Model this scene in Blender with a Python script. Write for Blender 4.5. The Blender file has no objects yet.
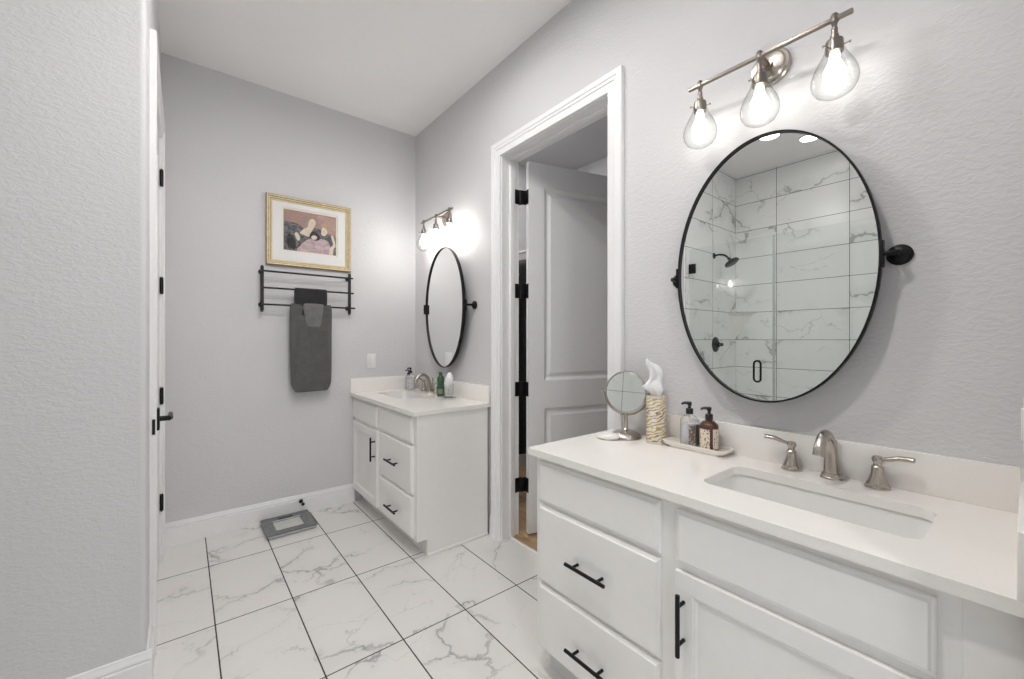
import bpy, bmesh, math, random
from mathutils import Vector, Matrix, noise
random.seed(7)
S = bpy.context.scene
COL = S.collection
PI = math.pi

# ------------------------------------------------------------------ camera, world, exposure
cam = bpy.data.cameras.new('camera')
cam.sensor_fit = 'HORIZONTAL'; cam.sensor_width = 36.0
cam.lens = 412.0 * 36.0 / 1024.0
cam.clip_start = 0.02
camo = bpy.data.objects.new('camera', cam); COL.objects.link(camo)
camo.location = (0, 0, 1.28)
camo.rotation_euler = (PI / 2, 0, -math.radians(38.609))
S.camera = camo

world = bpy.data.worlds.new('world'); S.world = world
world.use_nodes = True
wb = world.node_tree.nodes['Background']
wb.inputs[0].default_value = (0.90, 0.95, 1.0, 1)
wb.inputs[1].default_value = 0.21

BULB_STRENGTH = 2.8
FAR_BULB_STRENGTH = 18.0
CAN_AND_FILL_STRENGTH = 92.0  # sets the added fill lamps; shower cans take a fraction

S.view_settings.view_transform = 'Standard'
S.view_settings.look = 'None'
S.view_settings.exposure = 1.80
S.view_settings.gamma = 1.0
S.view_settings.use_curve_mapping = False
S.cycles.max_bounces = 14
S.cycles.diffuse_bounces = 7
S.cycles.glossy_bounces = 6
S.cycles.transmission_bounces = 8
S.cycles.transparent_max_bounces = 16
S.cycles.sample_clamp_indirect = 6.0
S.cycles.caustics_reflective = False
S.cycles.caustics_refractive = False
S.cycles.use_denoising = True

# ------------------------------------------------------------------ node helpers
def new_mat(name):
    m = bpy.data.materials.new(name); m.use_nodes = True
    nt = m.node_tree
    return m, nt, nt.nodes['Principled BSDF']

def N(nt, kind, **kw):
    n = nt.nodes.new(kind)
    for k, v in kw.items():
        if k.startswith('i_'):
            key = k[2:]
            key = int(key) if key.isdigit() else key
            n.inputs[key].default_value = v
        else:
            setattr(n, k, v)
    return n

def L(nt, a, b): nt.links.new(a, b)

def math_n(nt, op, a, b=None, c=None):
    n = nt.nodes.new('ShaderNodeMath'); n.operation = op
    for i, v in enumerate((a, b, c)):
        if v is None: continue
        if isinstance(v, (int, float)): n.inputs[i].default_value = v
        else: nt.links.new(v, n.inputs[i])
    return n.outputs[0]

def mixc(nt, fac, a, b, blend='MIX'):
    n = nt.nodes.new('ShaderNodeMix'); n.data_type = 'RGBA'; n.blend_type = blend
    for s, v in ((n.inputs[0], fac), (n.inputs[6], a), (n.inputs[7], b)):
        if isinstance(v, (int, float)): s.default_value = v
        elif isinstance(v, tuple): s.default_value = (*v, 1) if len(v) == 3 else v
        else: nt.links.new(v, s)
    return n.outputs[2]

def ramp(nt, fac, stops):
    n = nt.nodes.new('ShaderNodeValToRGB')
    els = n.color_ramp.elements
    while len(els) < len(stops): els.new(0.5)
    for e, (p, c) in zip(els, stops):
        e.position = p; e.color = (*c, 1) if len(c) == 3 else c
    nt.links.new(fac, n.inputs[0])
    return n.outputs[0]

def pos(nt):
    g = nt.nodes.new('ShaderNodeNewGeometry')
    return g.outputs['Position']

def simple(name, col, rough=0.5, metal=0.0, noise_amt=0.03, scale=30.0, bump=0.0, bscale=200.0, spec=0.5, coat=0.0):
    m, nt, b = new_mat(name)
    tc = N(nt, 'ShaderNodeTexCoord').outputs['Object']
    nz = N(nt, 'ShaderNodeTexNoise', i_Scale=scale, i_Detail=3.0); L(nt, tc, nz.inputs['Vector'])
    d = tuple(max(0, c * (1 - noise_amt)) for c in col); u = tuple(min(1, c * (1 + noise_amt)) for c in col)
    L(nt, ramp(nt, nz.outputs[0], [(0.3, d), (0.7, u)]), b.inputs['Base Color'])
    b.inputs['Roughness'].default_value = rough; b.inputs['Metallic'].default_value = metal
    b.inputs['Specular IOR Level'].default_value = spec
    b.inputs['Coat Weight'].default_value = coat
    if bump:
        n2 = N(nt, 'ShaderNodeTexNoise', i_Scale=bscale, i_Detail=2.0); L(nt, tc, n2.inputs['Vector'])
        bp = N(nt, 'ShaderNodeBump', i_Strength=bump, i_Distance=0.002); L(nt, n2.outputs[0], bp.inputs['Height'])
        L(nt, bp.outputs[0], b.inputs['Normal'])
    return m

def wall_mat(name, col, strength=0.30):
    """painted drywall with a hand-trowelled knock-down texture"""
    m, nt, b = new_mat(name)
    p = pos(nt)
    n0 = N(nt, 'ShaderNodeTexNoise', i_Scale=3.0, i_Detail=2.0); L(nt, p, n0.inputs['Vector'])
    L(nt, ramp(nt, n0.outputs[0], [(0.3, tuple(c * 0.985 for c in col)), (0.7, col)]), b.inputs['Base Color'])
    b.inputs['Roughness'].default_value = 0.55
    b.inputs['Specular IOR Level'].default_value = 0.3
    mp = N(nt, 'ShaderNodeMapping'); mp.inputs['Scale'].default_value = (1.0, 1.0, 1.9); mp.inputs['Rotation'].default_value = (0.35, 0.0, 0.0)
    L(nt, p, mp.inputs['Vector'])
    nz = N(nt, 'ShaderNodeTexNoise', i_Scale=46.0, i_Detail=2.5, i_Roughness=0.55, i_Distortion=0.6); L(nt, mp.outputs[0], nz.inputs['Vector'])
    h = ramp(nt, nz.outputs[0], [(0.42, (0, 0, 0)), (0.60, (1, 1, 1))])
    bp = N(nt, 'ShaderNodeBump', i_Strength=strength, i_Distance=0.0022); L(nt, h, bp.inputs['Height'])
    L(nt, bp.outputs[0], b.inputs['Normal'])
    return m

def marble_tile(name, axes, period, origin, grout, base=(0.755, 0.737, 0.715), vein=(0.34, 0.35, 0.345), rough=0.16, grout_w=0.0055, vein_scale=1.0, vein_rot=48, vein_amt=0.85):
    """marble look porcelain; axes = the two world axes the grid runs along"""
    m, nt, b = new_mat(name)
    p = pos(nt)
    sep = N(nt, 'ShaderNodeSeparateXYZ'); L(nt, p, sep.inputs[0])
    ids, lines = [], []
    for ax, per, org in zip(axes, period, origin):
        c = math_n(nt, 'DIVIDE', math_n(nt, 'SUBTRACT', sep.outputs[ax], org), per)
        fl = math_n(nt, 'FLOOR', c); fr = math_n(nt, 'SUBTRACT', c, fl)
        dist = math_n(nt, 'MULTIPLY', math_n(nt, 'MINIMUM', fr, math_n(nt, 'SUBTRACT', 1.0, fr)), per)
        ids.append(fl); lines.append(math_n(nt, 'LESS_THAN', dist, grout_w / 2))
    g = math_n(nt, 'MAXIMUM', lines[0], lines[1])
    cid = N(nt, 'ShaderNodeCombineXYZ'); L(nt, ids[0], cid.inputs[0]); L(nt, ids[1], cid.inputs[1])
    wn = N(nt, 'ShaderNodeTexWhiteNoise', noise_dimensions='3D'); L(nt, cid.outputs[0], wn.inputs['Vector'])
    off = N(nt, 'ShaderNodeVectorMath', operation='MULTIPLY'); L(nt, wn.outputs['Color'], off.inputs[0]); off.inputs[1].default_value = (37, 23, 51)
    flat = N(nt, 'ShaderNodeCombineXYZ'); L(nt, sep.outputs[axes[0]], flat.inputs[0]); L(nt, sep.outputs[axes[1]], flat.inputs[1])
    v = N(nt, 'ShaderNodeVectorMath', operation='ADD'); L(nt, flat.outputs[0], v.inputs[0]); L(nt, off.outputs[0], v.inputs[1])
    wz = N(nt, 'ShaderNodeTexNoise', i_Scale=3.2 * vein_scale, i_Detail=5.0, i_Roughness=0.6); L(nt, v.outputs[0], wz.inputs['Vector'])
    wd = N(nt, 'ShaderNodeVectorMath', operation='SUBTRACT'); L(nt, wz.outputs['Color'], wd.inputs[0]); wd.inputs[1].default_value = (0.5, 0.5, 0.5)
    ws = N(nt, 'ShaderNodeVectorMath', operation='SCALE'); L(nt, wd.outputs[0], ws.inputs[0]); ws.inputs['Scale'].default_value = 0.42 / vein_scale
    wv = N(nt, 'ShaderNodeVectorMath', operation='ADD'); L(nt, v.outputs[0], wv.inputs[0]); L(nt, ws.outputs[0], wv.inputs[1])
    mp = N(nt, 'ShaderNodeMapping'); mp.inputs['Rotation'].default_value = (0, 0, math.radians(-vein_rot)); mp.inputs['Scale'].default_value = (1.15 * vein_scale, 2.3 * vein_scale, 1)
    L(nt, wv.outputs[0], mp.inputs['Vector'])
    def veins(scale, w0, w1):
        vo = N(nt, 'ShaderNodeTexVoronoi', voronoi_dimensions='2D', feature='DISTANCE_TO_EDGE', i_Scale=scale); L(nt, mp.outputs[0], vo.inputs['Vector'])
        wn_ = N(nt, 'ShaderNodeTexNoise', i_Scale=4.5, i_Detail=2.0); L(nt, v.outputs[0], wn_.inputs['Vector'])
        wr = N(nt, 'ShaderNodeMapRange', clamp=True); L(nt, wn_.outputs[0], wr.inputs[0]); wr.inputs[1].default_value = 0.35; wr.inputs[2].default_value = 0.68; wr.inputs[3].default_value = w0; wr.inputs[4].default_value = w1
        t = math_n(nt, 'DIVIDE', vo.outputs['Distance'], wr.outputs[0])
        return math_n(nt, 'MAXIMUM', math_n(nt, 'SUBTRACT', 1.0, t), 0.0)
    pres = N(nt, 'ShaderNodeTexNoise', i_Scale=2.6 * vein_scale, i_Detail=1.5); L(nt, v.outputs[0], pres.inputs['Vector'])
    pr = ramp(nt, pres.outputs[0], [(0.42, (0, 0, 0)), (0.60, (1, 1, 1))])
    pres2 = N(nt, 'ShaderNodeTexNoise', i_Scale=3.7 * vein_scale, i_Detail=1.0); L(nt, wv.outputs[0], pres2.inputs['Vector'])
    pr2 = ramp(nt, pres2.outputs[0], [(0.46, (0, 0, 0)), (0.66, (1, 1, 1))])
    m1 = math_n(nt, 'MULTIPLY', math_n(nt, 'MULTIPLY', veins(1.25, 0.010, 0.034), pr), 0.95 * vein_amt)
    m2 = math_n(nt, 'MULTIPLY', math_n(nt, 'MULTIPLY', veins(2.7, 0.010, 0.030), pr2), 0.50 * vein_amt)
    ms = math_n(nt, 'MULTIPLY', math_n(nt, 'MULTIPLY', veins(1.25, 0.09, 0.22), pr), 0.17 * vein_amt)
    vm = math_n(nt, 'MINIMUM', math_n(nt, 'ADD', math_n(nt, 'ADD', m1, m2), ms), 1.0)
    c = mixc(nt, vm, base, vein)
    c = mixc(nt, g, c, grout)
    L(nt, c, b.inputs['Base Color'])
    rg = math_n(nt, 'ADD', rough, math_n(nt, 'MULTIPLY', g, 0.6))
    L(nt, rg, b.inputs['Roughness'])
    bp = N(nt, 'ShaderNodeBump', i_Strength=0.4, i_Distance=0.0015); L(nt, math_n(nt, 'SUBTRACT', 1.0, g), bp.inputs['Height'])
    L(nt, bp.outputs[0], b.inputs['Normal'])
    return m

def thin_glass(name, tint=(0.97, 0.99, 0.98), refl=1.0, rim=1.0):
    m = bpy.data.materials.new(name); m.use_nodes = True; nt = m.node_tree
    nt.nodes.clear()
    out = N(nt, 'ShaderNodeOutputMaterial')
    t = N(nt, 'ShaderNodeBsdfTransparent')
    g = N(nt, 'ShaderNodeBsdfGlossy'); g.inputs['Roughness'].default_value = 0.01
    lw = N(nt, 'ShaderNodeLayerWeight', i_Blend=0.5)
    sch = math_n(nt, 'ADD', 0.04, math_n(nt, 'MULTIPLY', math_n(nt, 'POWER', lw.outputs['Facing'], 5.0), 0.8))
    nz = N(nt, 'ShaderNodeTexNoise', i_Scale=4.0)
    f = math_n(nt, 'MULTIPLY', sch, math_n(nt, 'ADD', refl * 0.95, math_n(nt, 'MULTIPLY', nz.outputs[0], 0.1 * refl)))
    L(nt, mixc(nt, math_n(nt, 'POWER', lw.outputs['Facing'], 3.0), tint, tuple(c * rim for c in tint)), t.inputs[0])
    mx = N(nt, 'ShaderNodeMixShader'); L(nt, f, mx.inputs[0]); L(nt, t.outputs[0], mx.inputs[1]); L(nt, g.outputs[0], mx.inputs[2])
    L(nt, mx.outputs[0], out.inputs[0])
    return m

def emis(name, col, strength):
    m, nt, b = new_mat(name)
    b.inputs['Base Color'].default_value = (*col, 1)
    nz = N(nt, 'ShaderNodeTexNoise', i_Scale=3.0)
    L(nt, ramp(nt, nz.outputs[0], [(0.0, tuple(c * 0.98 for c in col)), (1.0, col)]), b.inputs['Emission Color'])
    b.inputs['Emission Strength'].default_value = strength
    return m

def terry(name, col):
    m, nt, b = new_mat(name)
    tc = N(nt, 'ShaderNodeTexCoord').outputs['Object']
    nz = N(nt, 'ShaderNodeTexNoise', i_Scale=260.0, i_Detail=3.0); L(nt, tc, nz.inputs['Vector'])
    n2 = N(nt, 'ShaderNodeTexNoise', i_Scale=22.0, i_Detail=4.0); L(nt, tc, n2.inputs['Vector'])
    c1 = ramp(nt, n2.outputs[0], [(0.3, tuple(c * 0.8 for c in col)), (0.7, tuple(c * 1.2 for c in col))])
    c2 = mixc(nt, 0.35, c1, ramp(nt, nz.outputs[0], [(0.35, tuple(c * 0.55 for c in col)), (0.65, tuple(c * 1.5 for c in col))]))
    L(nt, c2, b.inputs['Base Color'])
    b.inputs['Roughness'].default_value = 0.95; b.inputs['Specular IOR Level'].default_value = 0.1
    b.inputs['Sheen Weight'].default_value = 0.3
    bp = N(nt, 'ShaderNodeBump', i_Strength=0.7, i_Distance=0.003); L(nt, nz.outputs[0], bp.inputs['Height'])
    L(nt, bp.outputs[0], b.inputs['Normal'])
    return m

def brushed(name, col, rough=0.3):
    m, nt, b = new_mat(name)
    tc = N(nt, 'ShaderNodeTexCoord').outputs['Object']
    mp = N(nt, 'ShaderNodeMapping'); mp.inputs['Scale'].default_value = (30, 30, 400); L(nt, tc, mp.inputs['Vector'])
    nz = N(nt, 'ShaderNodeTexNoise', i_Scale=2.0, i_Detail=2.0); L(nt, mp.outputs[0], nz.inputs['Vector'])
    L(nt, ramp(nt, nz.outputs[0], [(0.3, tuple(c * 0.975 for c in col)), (0.7, col)]), b.inputs['Base Color'])
    b.inputs['Metallic'].default_value = 1.0
    L(nt, math_n(nt, 'ADD', rough - 0.01, math_n(nt, 'MULTIPLY', nz.outputs[0], 0.02)), b.inputs['Roughness'])
    return m

# ------------------------------------------------------------------ materials
M = {}
M['wall'] = wall_mat('wall_paint', (0.648, 0.640, 0.652))
M['ceil'] = wall_mat('ceiling_paint', (0.88, 0.87, 0.86), 0.2)
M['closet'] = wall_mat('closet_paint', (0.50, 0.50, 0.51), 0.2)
M['trim'] = simple('trim_paint', (0.83, 0.825, 0.83), 0.35, noise_amt=0.01)
M['door'] = simple('door_paint', (0.79, 0.785, 0.79), 0.4, noise_amt=0.01)
M['cab'] = simple('cabinet_paint', (0.845, 0.83, 0.81), 0.35, noise_amt=0.01)
M['handle_gap'] = simple('toe_kick_paint', (0.70, 0.695, 0.685), 0.5, noise_amt=0.02)
M['floor'] = marble_tile('marble_floor_tile', (0, 1), (0.3110, 0.6096), (0.113, 1.663), (0.030, 0.028, 0.027), rough=0.20)
M['shower_back'] = marble_tile('marble_shower_tile', (1, 2), (0.592, 0.2925), (1.606, 0.985), (0.13, 0.13, 0.13), base=(0.80, 0.80, 0.79), vein=(0.40, 0.40, 0.39), rough=0.24, grout_w=0.0050, vein_scale=0.62, vein_rot=-22, vein_amt=1.7)
M['shower_end'] = marble_tile('marble_shower_tile_end', (0, 2), (0.529, 0.2925), (-1.695, 0.985), (0.13, 0.13, 0.13), base=(0.80, 0.80, 0.79), vein=(0.40, 0.40, 0.39), rough=0.24, grout_w=0.0050, vein_scale=0.62, vein_rot=-22, vein_amt=1.7)
M['black'] = simple('matte_black_metal', (0.012, 0.012, 0.013), 0.38, 0.6, 0.1)
M['rackblack'] = simple('black_iron', (0.03, 0.03, 0.032), 0.42, 0.5, 0.2, bump=0.2, bscale=90)
M['nickel'] = brushed('brushed_nickel', (0.50, 0.46, 0.41), 0.25)
M['nickel_dark'] = brushed('aged_nickel', (0.255, 0.225, 0.20), 0.36)
M['chrome'] = brushed('chrome', (0.75, 0.75, 0.75), 0.12)
M['mirror'] = brushed('mirror_silver', (0.93, 0.94, 0.935), 0.0)
_b = M['mirror'].node_tree.nodes['Principled BSDF']
for l in list(_b.inputs['Roughness'].links): M['mirror'].node_tree.links.remove(l)
_b.inputs['Roughness'].default_value = 0.0
M['glass'] = thin_glass('clear_glass', (0.975, 0.985, 0.98), 1.0, 0.55)
M['picglass'] = thin_glass('picture_glass_clear', (0.995, 0.995, 0.995), 0.15)
M['showerglass'] = thin_glass('shower_glass', (0.965, 0.978, 0.97), 0.9)
M['glassedge'] = simple('glass_edge', (0.42, 0.47, 0.45), 0.2, noise_amt=0.05)
M['bulb'] = emis('lit_bulb', (1.0, 0.95, 0.89), BULB_STRENGTH)
M['far_bulb'] = emis('lit_far_bulb', (1.0, 0.96, 0.91), FAR_BULB_STRENGTH)
M['can'] = emis('fill_can_light', (1.0, 0.985, 0.965), CAN_AND_FILL_STRENGTH)  # glow of the added, unseen fill lamps
M['can_fill_front'] = emis('front_fill_can_light', (1.0, 0.97, 0.93), CAN_AND_FILL_STRENGTH * 1.02)  # glow of the added fill lamp before the near vanity
M['can_shower'] = emis('shower_can_light', (1.0, 0.985, 0.965), CAN_AND_FILL_STRENGTH * 0.04)
M['ceramic'] = simple('white_ceramic', (0.80, 0.795, 0.785), 0.12, noise_amt=0.01, coat=0.3)
M['soap'] = simple('soap', (0.82, 0.81, 0.79), 0.35, noise_amt=0.01)
M['tray'] = simple('cream_tray', (0.78, 0.745, 0.69), 0.35, noise_amt=0.03)
M['tissue'] = simple('tissue_paper', (0.85, 0.845, 0.85), 0.9, noise_amt=0.01)
M['plastic'] = simple('white_plastic', (0.78, 0.775, 0.78), 0.35, noise_amt=0.01)
M['black_plastic'] = simple('black_plastic', (0.010, 0.010, 0.010), 0.3, noise_amt=0.1)
M['amber'] = simple('amber_bottle', (0.085, 0.030, 0.016), 0.12, noise_amt=0.25, scale=8, coat=0.4)
M['liquid'] = simple('lilac_soap_liquid', (0.60, 0.58, 0.63), 0.12, noise_amt=0.04, coat=0.4)
M['green'] = simple('green_bottle_glass', (0.030, 0.085, 0.040), 0.15, noise_amt=0.15, coat=0.3)
M['greenlabel'] = simple('pale_green_label', (0.16, 0.24, 0.15), 0.5, noise_amt=0.3, scale=150)
M['towel'] = terry('charcoal_towel', (0.105, 0.104, 0.101))
M['towel_dark'] = terry('dark_hand_towel', (0.034, 0.033, 0.036))
M['towel_light'] = terry('grey_washcloth', (0.165, 0.162, 0.158))
M['gold'] = simple('gold_frame', (0.64, 0.53, 0.33), 0.45, 0.1, 0.15, scale=60)
M['gold_dark'] = simple('gold_frame_edge', (0.30, 0.225, 0.11), 0.5, 0.1, 0.15)
M['mat'] = simple('picture_mat', (0.80, 0.79, 0.78), 0.8, noise_amt=0.01)
M['paper'] = simple('art_paper', (0.80, 0.76, 0.68), 0.8, noise_amt=0.03)
M['scale_grey'] = simple('scale_grey_glass', (0.135, 0.145, 0.15), 0.15, noise_amt=0.2, scale=50)
M['scale_clear'] = simple('scale_clear_panel', (0.52, 0.53, 0.50), 0.15, noise_amt=0.06, scale=10)
M['lcd'] = simple('dark_display', (0.02, 0.022, 0.022), 0.2, noise_amt=0.1)
M['silver'] = simple('silver_plastic', (0.55, 0.56, 0.57), 0.3, 0.3, 0.03)
M['counter'] = None

def quartz():
    m, nt, b = new_mat('white_quartz')
    p = pos(nt)
    nz = N(nt, 'ShaderNodeTexNoise', i_Scale=260.0, i_Detail=2.0); L(nt, p, nz.inputs['Vector'])
    n2 = N(nt, 'ShaderNodeTexNoise', i_Scale=5.0, i_Detail=4.0, i_Distortion=1.0); L(nt, p, n2.inputs['Vector'])
    c = mixc(nt, 0.5, ramp(nt, nz.outputs[0], [(0.3, (0.83, 0.80, 0.765)), (0.6, (0.87, 0.845, 0.815))]), ramp(nt, n2.outputs[0], [(0.3, (0.84, 0.81, 0.775)), (0.7, (0.875, 0.85, 0.825))]))
    L(nt, c, b.inputs['Base Color']); b.inputs['Roughness'].default_value = 0.16
    return m
M['counter'] = quartz()

def wood():
    m, nt, b = new_mat('oak_floor')
    p = pos(nt)
    mp = N(nt, 'ShaderNodeMapping'); mp.inputs['Scale'].default_value = (7, 0.9, 1); L(nt, p, mp.inputs['Vector'])
    nz = N(nt, 'ShaderNodeTexNoise', i_Scale=6.0, i_Detail=6.0, i_Distortion=0.6); L(nt, mp.outputs[0], nz.inputs['Vector'])
    L(nt, ramp(nt, nz.outputs[0], [(0.3, (0.26, 0.165, 0.085)), (0.7, (0.46, 0.31, 0.175))]), b.inputs['Base Color'])
    b.inputs['Roughness'].default_value = 0.4
    return m
M['wood'] = wood()

def label_mat(name, paper, ink):
    """printed label: columns of small dashes"""
    m, nt, b = new_mat(name)
    tc = N(nt, 'ShaderNodeTexCoord').outputs['Object']
    mp = N(nt, 'ShaderNodeMapping'); mp.inputs['Scale'].default_value = (1, 1, 0.55); L(nt, tc, mp.inputs['Vector'])
    vo = N(nt, 'ShaderNodeTexVoronoi', i_Scale=190.0); L(nt, mp.outputs[0], vo.inputs['Vector'])
    nz = N(nt, 'ShaderNodeTexNoise', i_Scale=60.0); L(nt, tc, nz.inputs['Vector'])
    f = math_n(nt, 'MULTIPLY', math_n(nt, 'LESS_THAN', vo.outputs['Distance'], 0.36), math_n(nt, 'GREATER_THAN', nz.outputs[0], 0.44))
    L(nt, mixc(nt, f, paper, ink), b.inputs['Base Color']); b.inputs['Roughness'].default_value = 0.6
    return m
M['label_cream'] = label_mat('cream_label', (0.68, 0.60, 0.48), (0.16, 0.12, 0.10))
M['label_brown'] = label_mat('brown_label', (0.17, 0.13, 0.115), (0.62, 0.55, 0.47))
M['label_brown_plain'] = simple('plain_brown_label', (0.14, 0.11, 0.10), 0.55, noise_amt=0.15, scale=120)
M['label_white'] = label_mat('white_label', (0.62, 0.62, 0.62), (0.10, 0.10, 0.10))

def canister_mat():
    m, nt, b = new_mat('gold_pattern_canister')
    tc = N(nt, 'ShaderNodeTexCoord').outputs['Object']
    mp = N(nt, 'ShaderNodeMapping'); mp.inputs['Scale'].default_value = (1, 1, 1.6); mp.inputs['Rotation'].default_value = (0.5, 0.4, 0); L(nt, tc, mp.inputs['Vector'])
    w = N(nt, 'ShaderNodeTexWave', wave_type='BANDS', bands_direction='Z', i_Scale=16.0, i_Distortion=9.0, i_Detail=2.0); w.inputs['Detail Scale'].default_value = 1.6
    L(nt, mp.outputs[0], w.inputs['Vector'])
    nz = N(nt, 'ShaderNodeTexNoise', i_Scale=38.0, i_Detail=2.0); L(nt, tc, nz.inputs['Vector'])
    ca = ramp(nt, nz.outputs[0], [(0.36, (0.20, 0.17, 0.20)), (0.47, (0.50, 0.35, 0.13)), (0.58, (0.62, 0.45, 0.18)), (0.68, (0.36, 0.33, 0.36))])
    c = mixc(nt, ramp(nt, w.outputs['Fac'], [(0.40, (0, 0, 0)), (0.52, (1, 1, 1))]), ca, (0.76, 0.71, 0.62))
    L(nt, c, b.inputs['Base Color']); b.inputs['Roughness'].default_value = 0.35
    return m
M['canister'] = canister_mat()

# ------------------------------------------------------------------ object helpers
def tag(o, label=None, cat=None, group=None, kind=None):
    if label: o['label'] = label
    if cat: o['category'] = cat
    if group: o['group'] = group
    if kind: o['kind'] = kind
    return o

def thing(name, label, cat, loc=(0, 0, 0), rz=0.0, group=None):
    o = bpy.data.objects.new(name, None); COL.objects.link(o)
    o.location = loc; o.rotation_euler = (0, 0, rz); o.empty_display_size = 0.05
    return tag(o, label, cat, group)

def obj(name, bm, mats, parent=None, smooth=True, angle=35, recalc=True, label=None):
    me = bpy.data.meshes.new(name)
    if recalc: bmesh.ops.recalc_face_normals(bm, faces=bm.faces)
    bm.to_mesh(me); bm.free()
    for m in (mats if isinstance(mats, (list, tuple)) else [mats]): me.materials.append(m)
    if smooth:
        for p in me.polygons: p.use_smooth = True
        me.set_sharp_from_angle(angle=math.radians(angle))
    o = bpy.data.objects.new(name, me); COL.objects.link(o)
    if parent: o.parent = parent
    if label: o['label'] = label
    return o

def structure(name, bm, mats, label, cat, **kw):
    o = obj(name, bm, mats, **kw)
    return tag(o, label, cat, kind='structure')

def BM(): return bmesh.new()

def box(bm, lo, hi, bev=0.0, seg=2, mi=0):
    lo, hi = [min(a, b) for a, b in zip(lo, hi)], [max(a, b) for a, b in zip(lo, hi)]
    vs = [bm.verts.new((x, y, z)) for x in (lo[0], hi[0]) for y in (lo[1], hi[1]) for z in (lo[2], hi[2])]
    fs = [bm.faces.new([vs[i] for i in q]) for q in ((0, 1, 3, 2), (4, 6, 7, 5), (0, 4, 5, 1), (2, 3, 7, 6), (0, 2, 6, 4), (1, 5, 7, 3))]
    for f in fs: f.material_index = mi
    if bev > 0:
        es = list({e for f in fs for e in f.edges})
        r = bmesh.ops.bevel(bm, geom=es, offset=bev, segments=seg, affect='EDGES', profile=0.5)
        for f in r['faces']: f.material_index = mi
    return vs

def loft(bm, rings, closed=True, cap0=True, cap1=True, mi=0):
    R = [[bm.verts.new(p) for p in r] for r in rings]
    n = len(R[0])
    for a, b in zip(R, R[1:]):
        for i in range(n if closed else n - 1):
            j = (i + 1) % n
            f = bm.faces.new((a[i], a[j], b[j], b[i])); f.material_index = mi
    if closed and cap0:
        f = bm.faces.new(list(reversed(R[0]))); f.material_index = mi
    if closed and cap1:
        f = bm.faces.new(R[-1]); f.material_index = mi
    return R

def lathe(bm, prof, mat=Matrix(), seg=32, cap0=True, cap1=True, mi=0):
    """prof: (r, z) pairs; spun about local z then moved by mat"""
    rings = []
    for r, z in prof:
        r = max(r, 1e-5)
        rings.append([mat @ Vector((r * math.cos(2 * PI * i / seg), r * math.sin(2 * PI * i / seg), z)) for i in range(seg)])
    return loft(bm, rings, True, cap0, cap1, mi)

def axis_mat(o, d):
    d = Vector(d).normalized()
    return Matrix.Translation(o) @ d.to_track_quat('Z', 'Y').to_matrix().to_4x4()

def cyl(bm, a, b, r, seg=16, r2=None, bev=0.0, mi=0):
    a, b = Vector(a), Vector(b); h = (b - a).length
    r2 = r if r2 is None else r2
    if bev: pr = [(r - bev, 0), (r, bev), (r2, h - bev), (r2 - bev, h)]
    else: pr = [(r, 0), (r2, h)]
    return lathe(bm, pr, axis_mat(a, b - a), seg, mi=mi)

def tube(bm, pts, radii, seg=12, squash=None, caps=True, mi=0):
    pts = [Vector(p) for p in pts]
    if isinstance(radii, (int, float)): radii = [radii] * len(pts)
    rings = []; prev = None
    for i, p in enumerate(pts):
        t = (pts[min(i + 1, len(pts) - 1)] - pts[max(i - 1, 0)]).normalized()
        if prev is None:
            up = Vector((0, 0, 1)) if abs(t.z) < 0.9 else Vector((0, 1, 0))
            nrm = (up - t * up.dot(t)).normalized()
        else:
            nrm = (prev - t * prev.dot(t)).normalized()
        prev = nrm; bn = t.cross(nrm)
        sx = 1.0 if squash is None else squash
        rings.append([p + nrm * (radii[i] * sx * math.cos(2 * PI * k / seg)) + bn * (radii[i] * math.sin(2 * PI * k / seg)) for k in range(seg)])
    return loft(bm, rings, True, caps, caps, mi)

def spline(pts, n=8):
    P = [Vector(p) for p in pts]; P = [2 * P[0] - P[1]] + P + [2 * P[-1] - P[-2]]
    out = []
    for i in range(1, len(P) - 2):
        for k in range(n):
            t = k / n
            a, b, c, d = P[i - 1:i + 3]
            out.append(0.5 * ((2 * b) + (c - a) * t + (2 * a - 5 * b + 4 * c - d) * t * t + (-a + 3 * b - 3 * c + d) * t ** 3))
    out.append(P[-2])
    return out

def rrect(x0, y0, x1, y1, r, n=6):
    out = []
    for cx, cy, a0 in ((x1 - r, y1 - r, 0), (x0 + r, y1 - r, 90), (x0 + r, y0 + r, 180), (x1 - r, y0 + r, 270)):
        for k in range(n + 1):
            a = math.radians(a0 + 90 * k / n); out.append((cx + r * math.cos(a), cy + r * math.sin(a)))
    return out

def plate_with_hole(bm, outer, holes, z0, z1):
    """flat slab between z0 and z1, outline minus holes"""
    def layer(z):
        edges, loops = [], []
        for lp in [outer] + holes:
            vs = [bm.verts.new((x, y, z)) for x, y in lp]; loops.append(vs)
            edges += [bm.edges.new((vs[i], vs[(i + 1) % len(vs)])) for i in range(len(vs))]
        bmesh.ops.triangle_fill(bm, use_beauty=True, use_dissolve=False, edges=edges)
        return loops
    a, b = layer(z0), layer(z1)
    for la, lb in zip(a, b):
        for i in range(len(la)):
            j = (i + 1) % len(la); bm.faces.new((la[i], la[j], lb[j], lb[i]))

def extrude_profile(bm, prof, path_fn, stations):
    """prof points carried through path_fn(point, station) and joined"""
    rings = [[path_fn(p, s) for p in prof] for s in stations]
    return loft(bm, rings, True, True, True)

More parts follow.
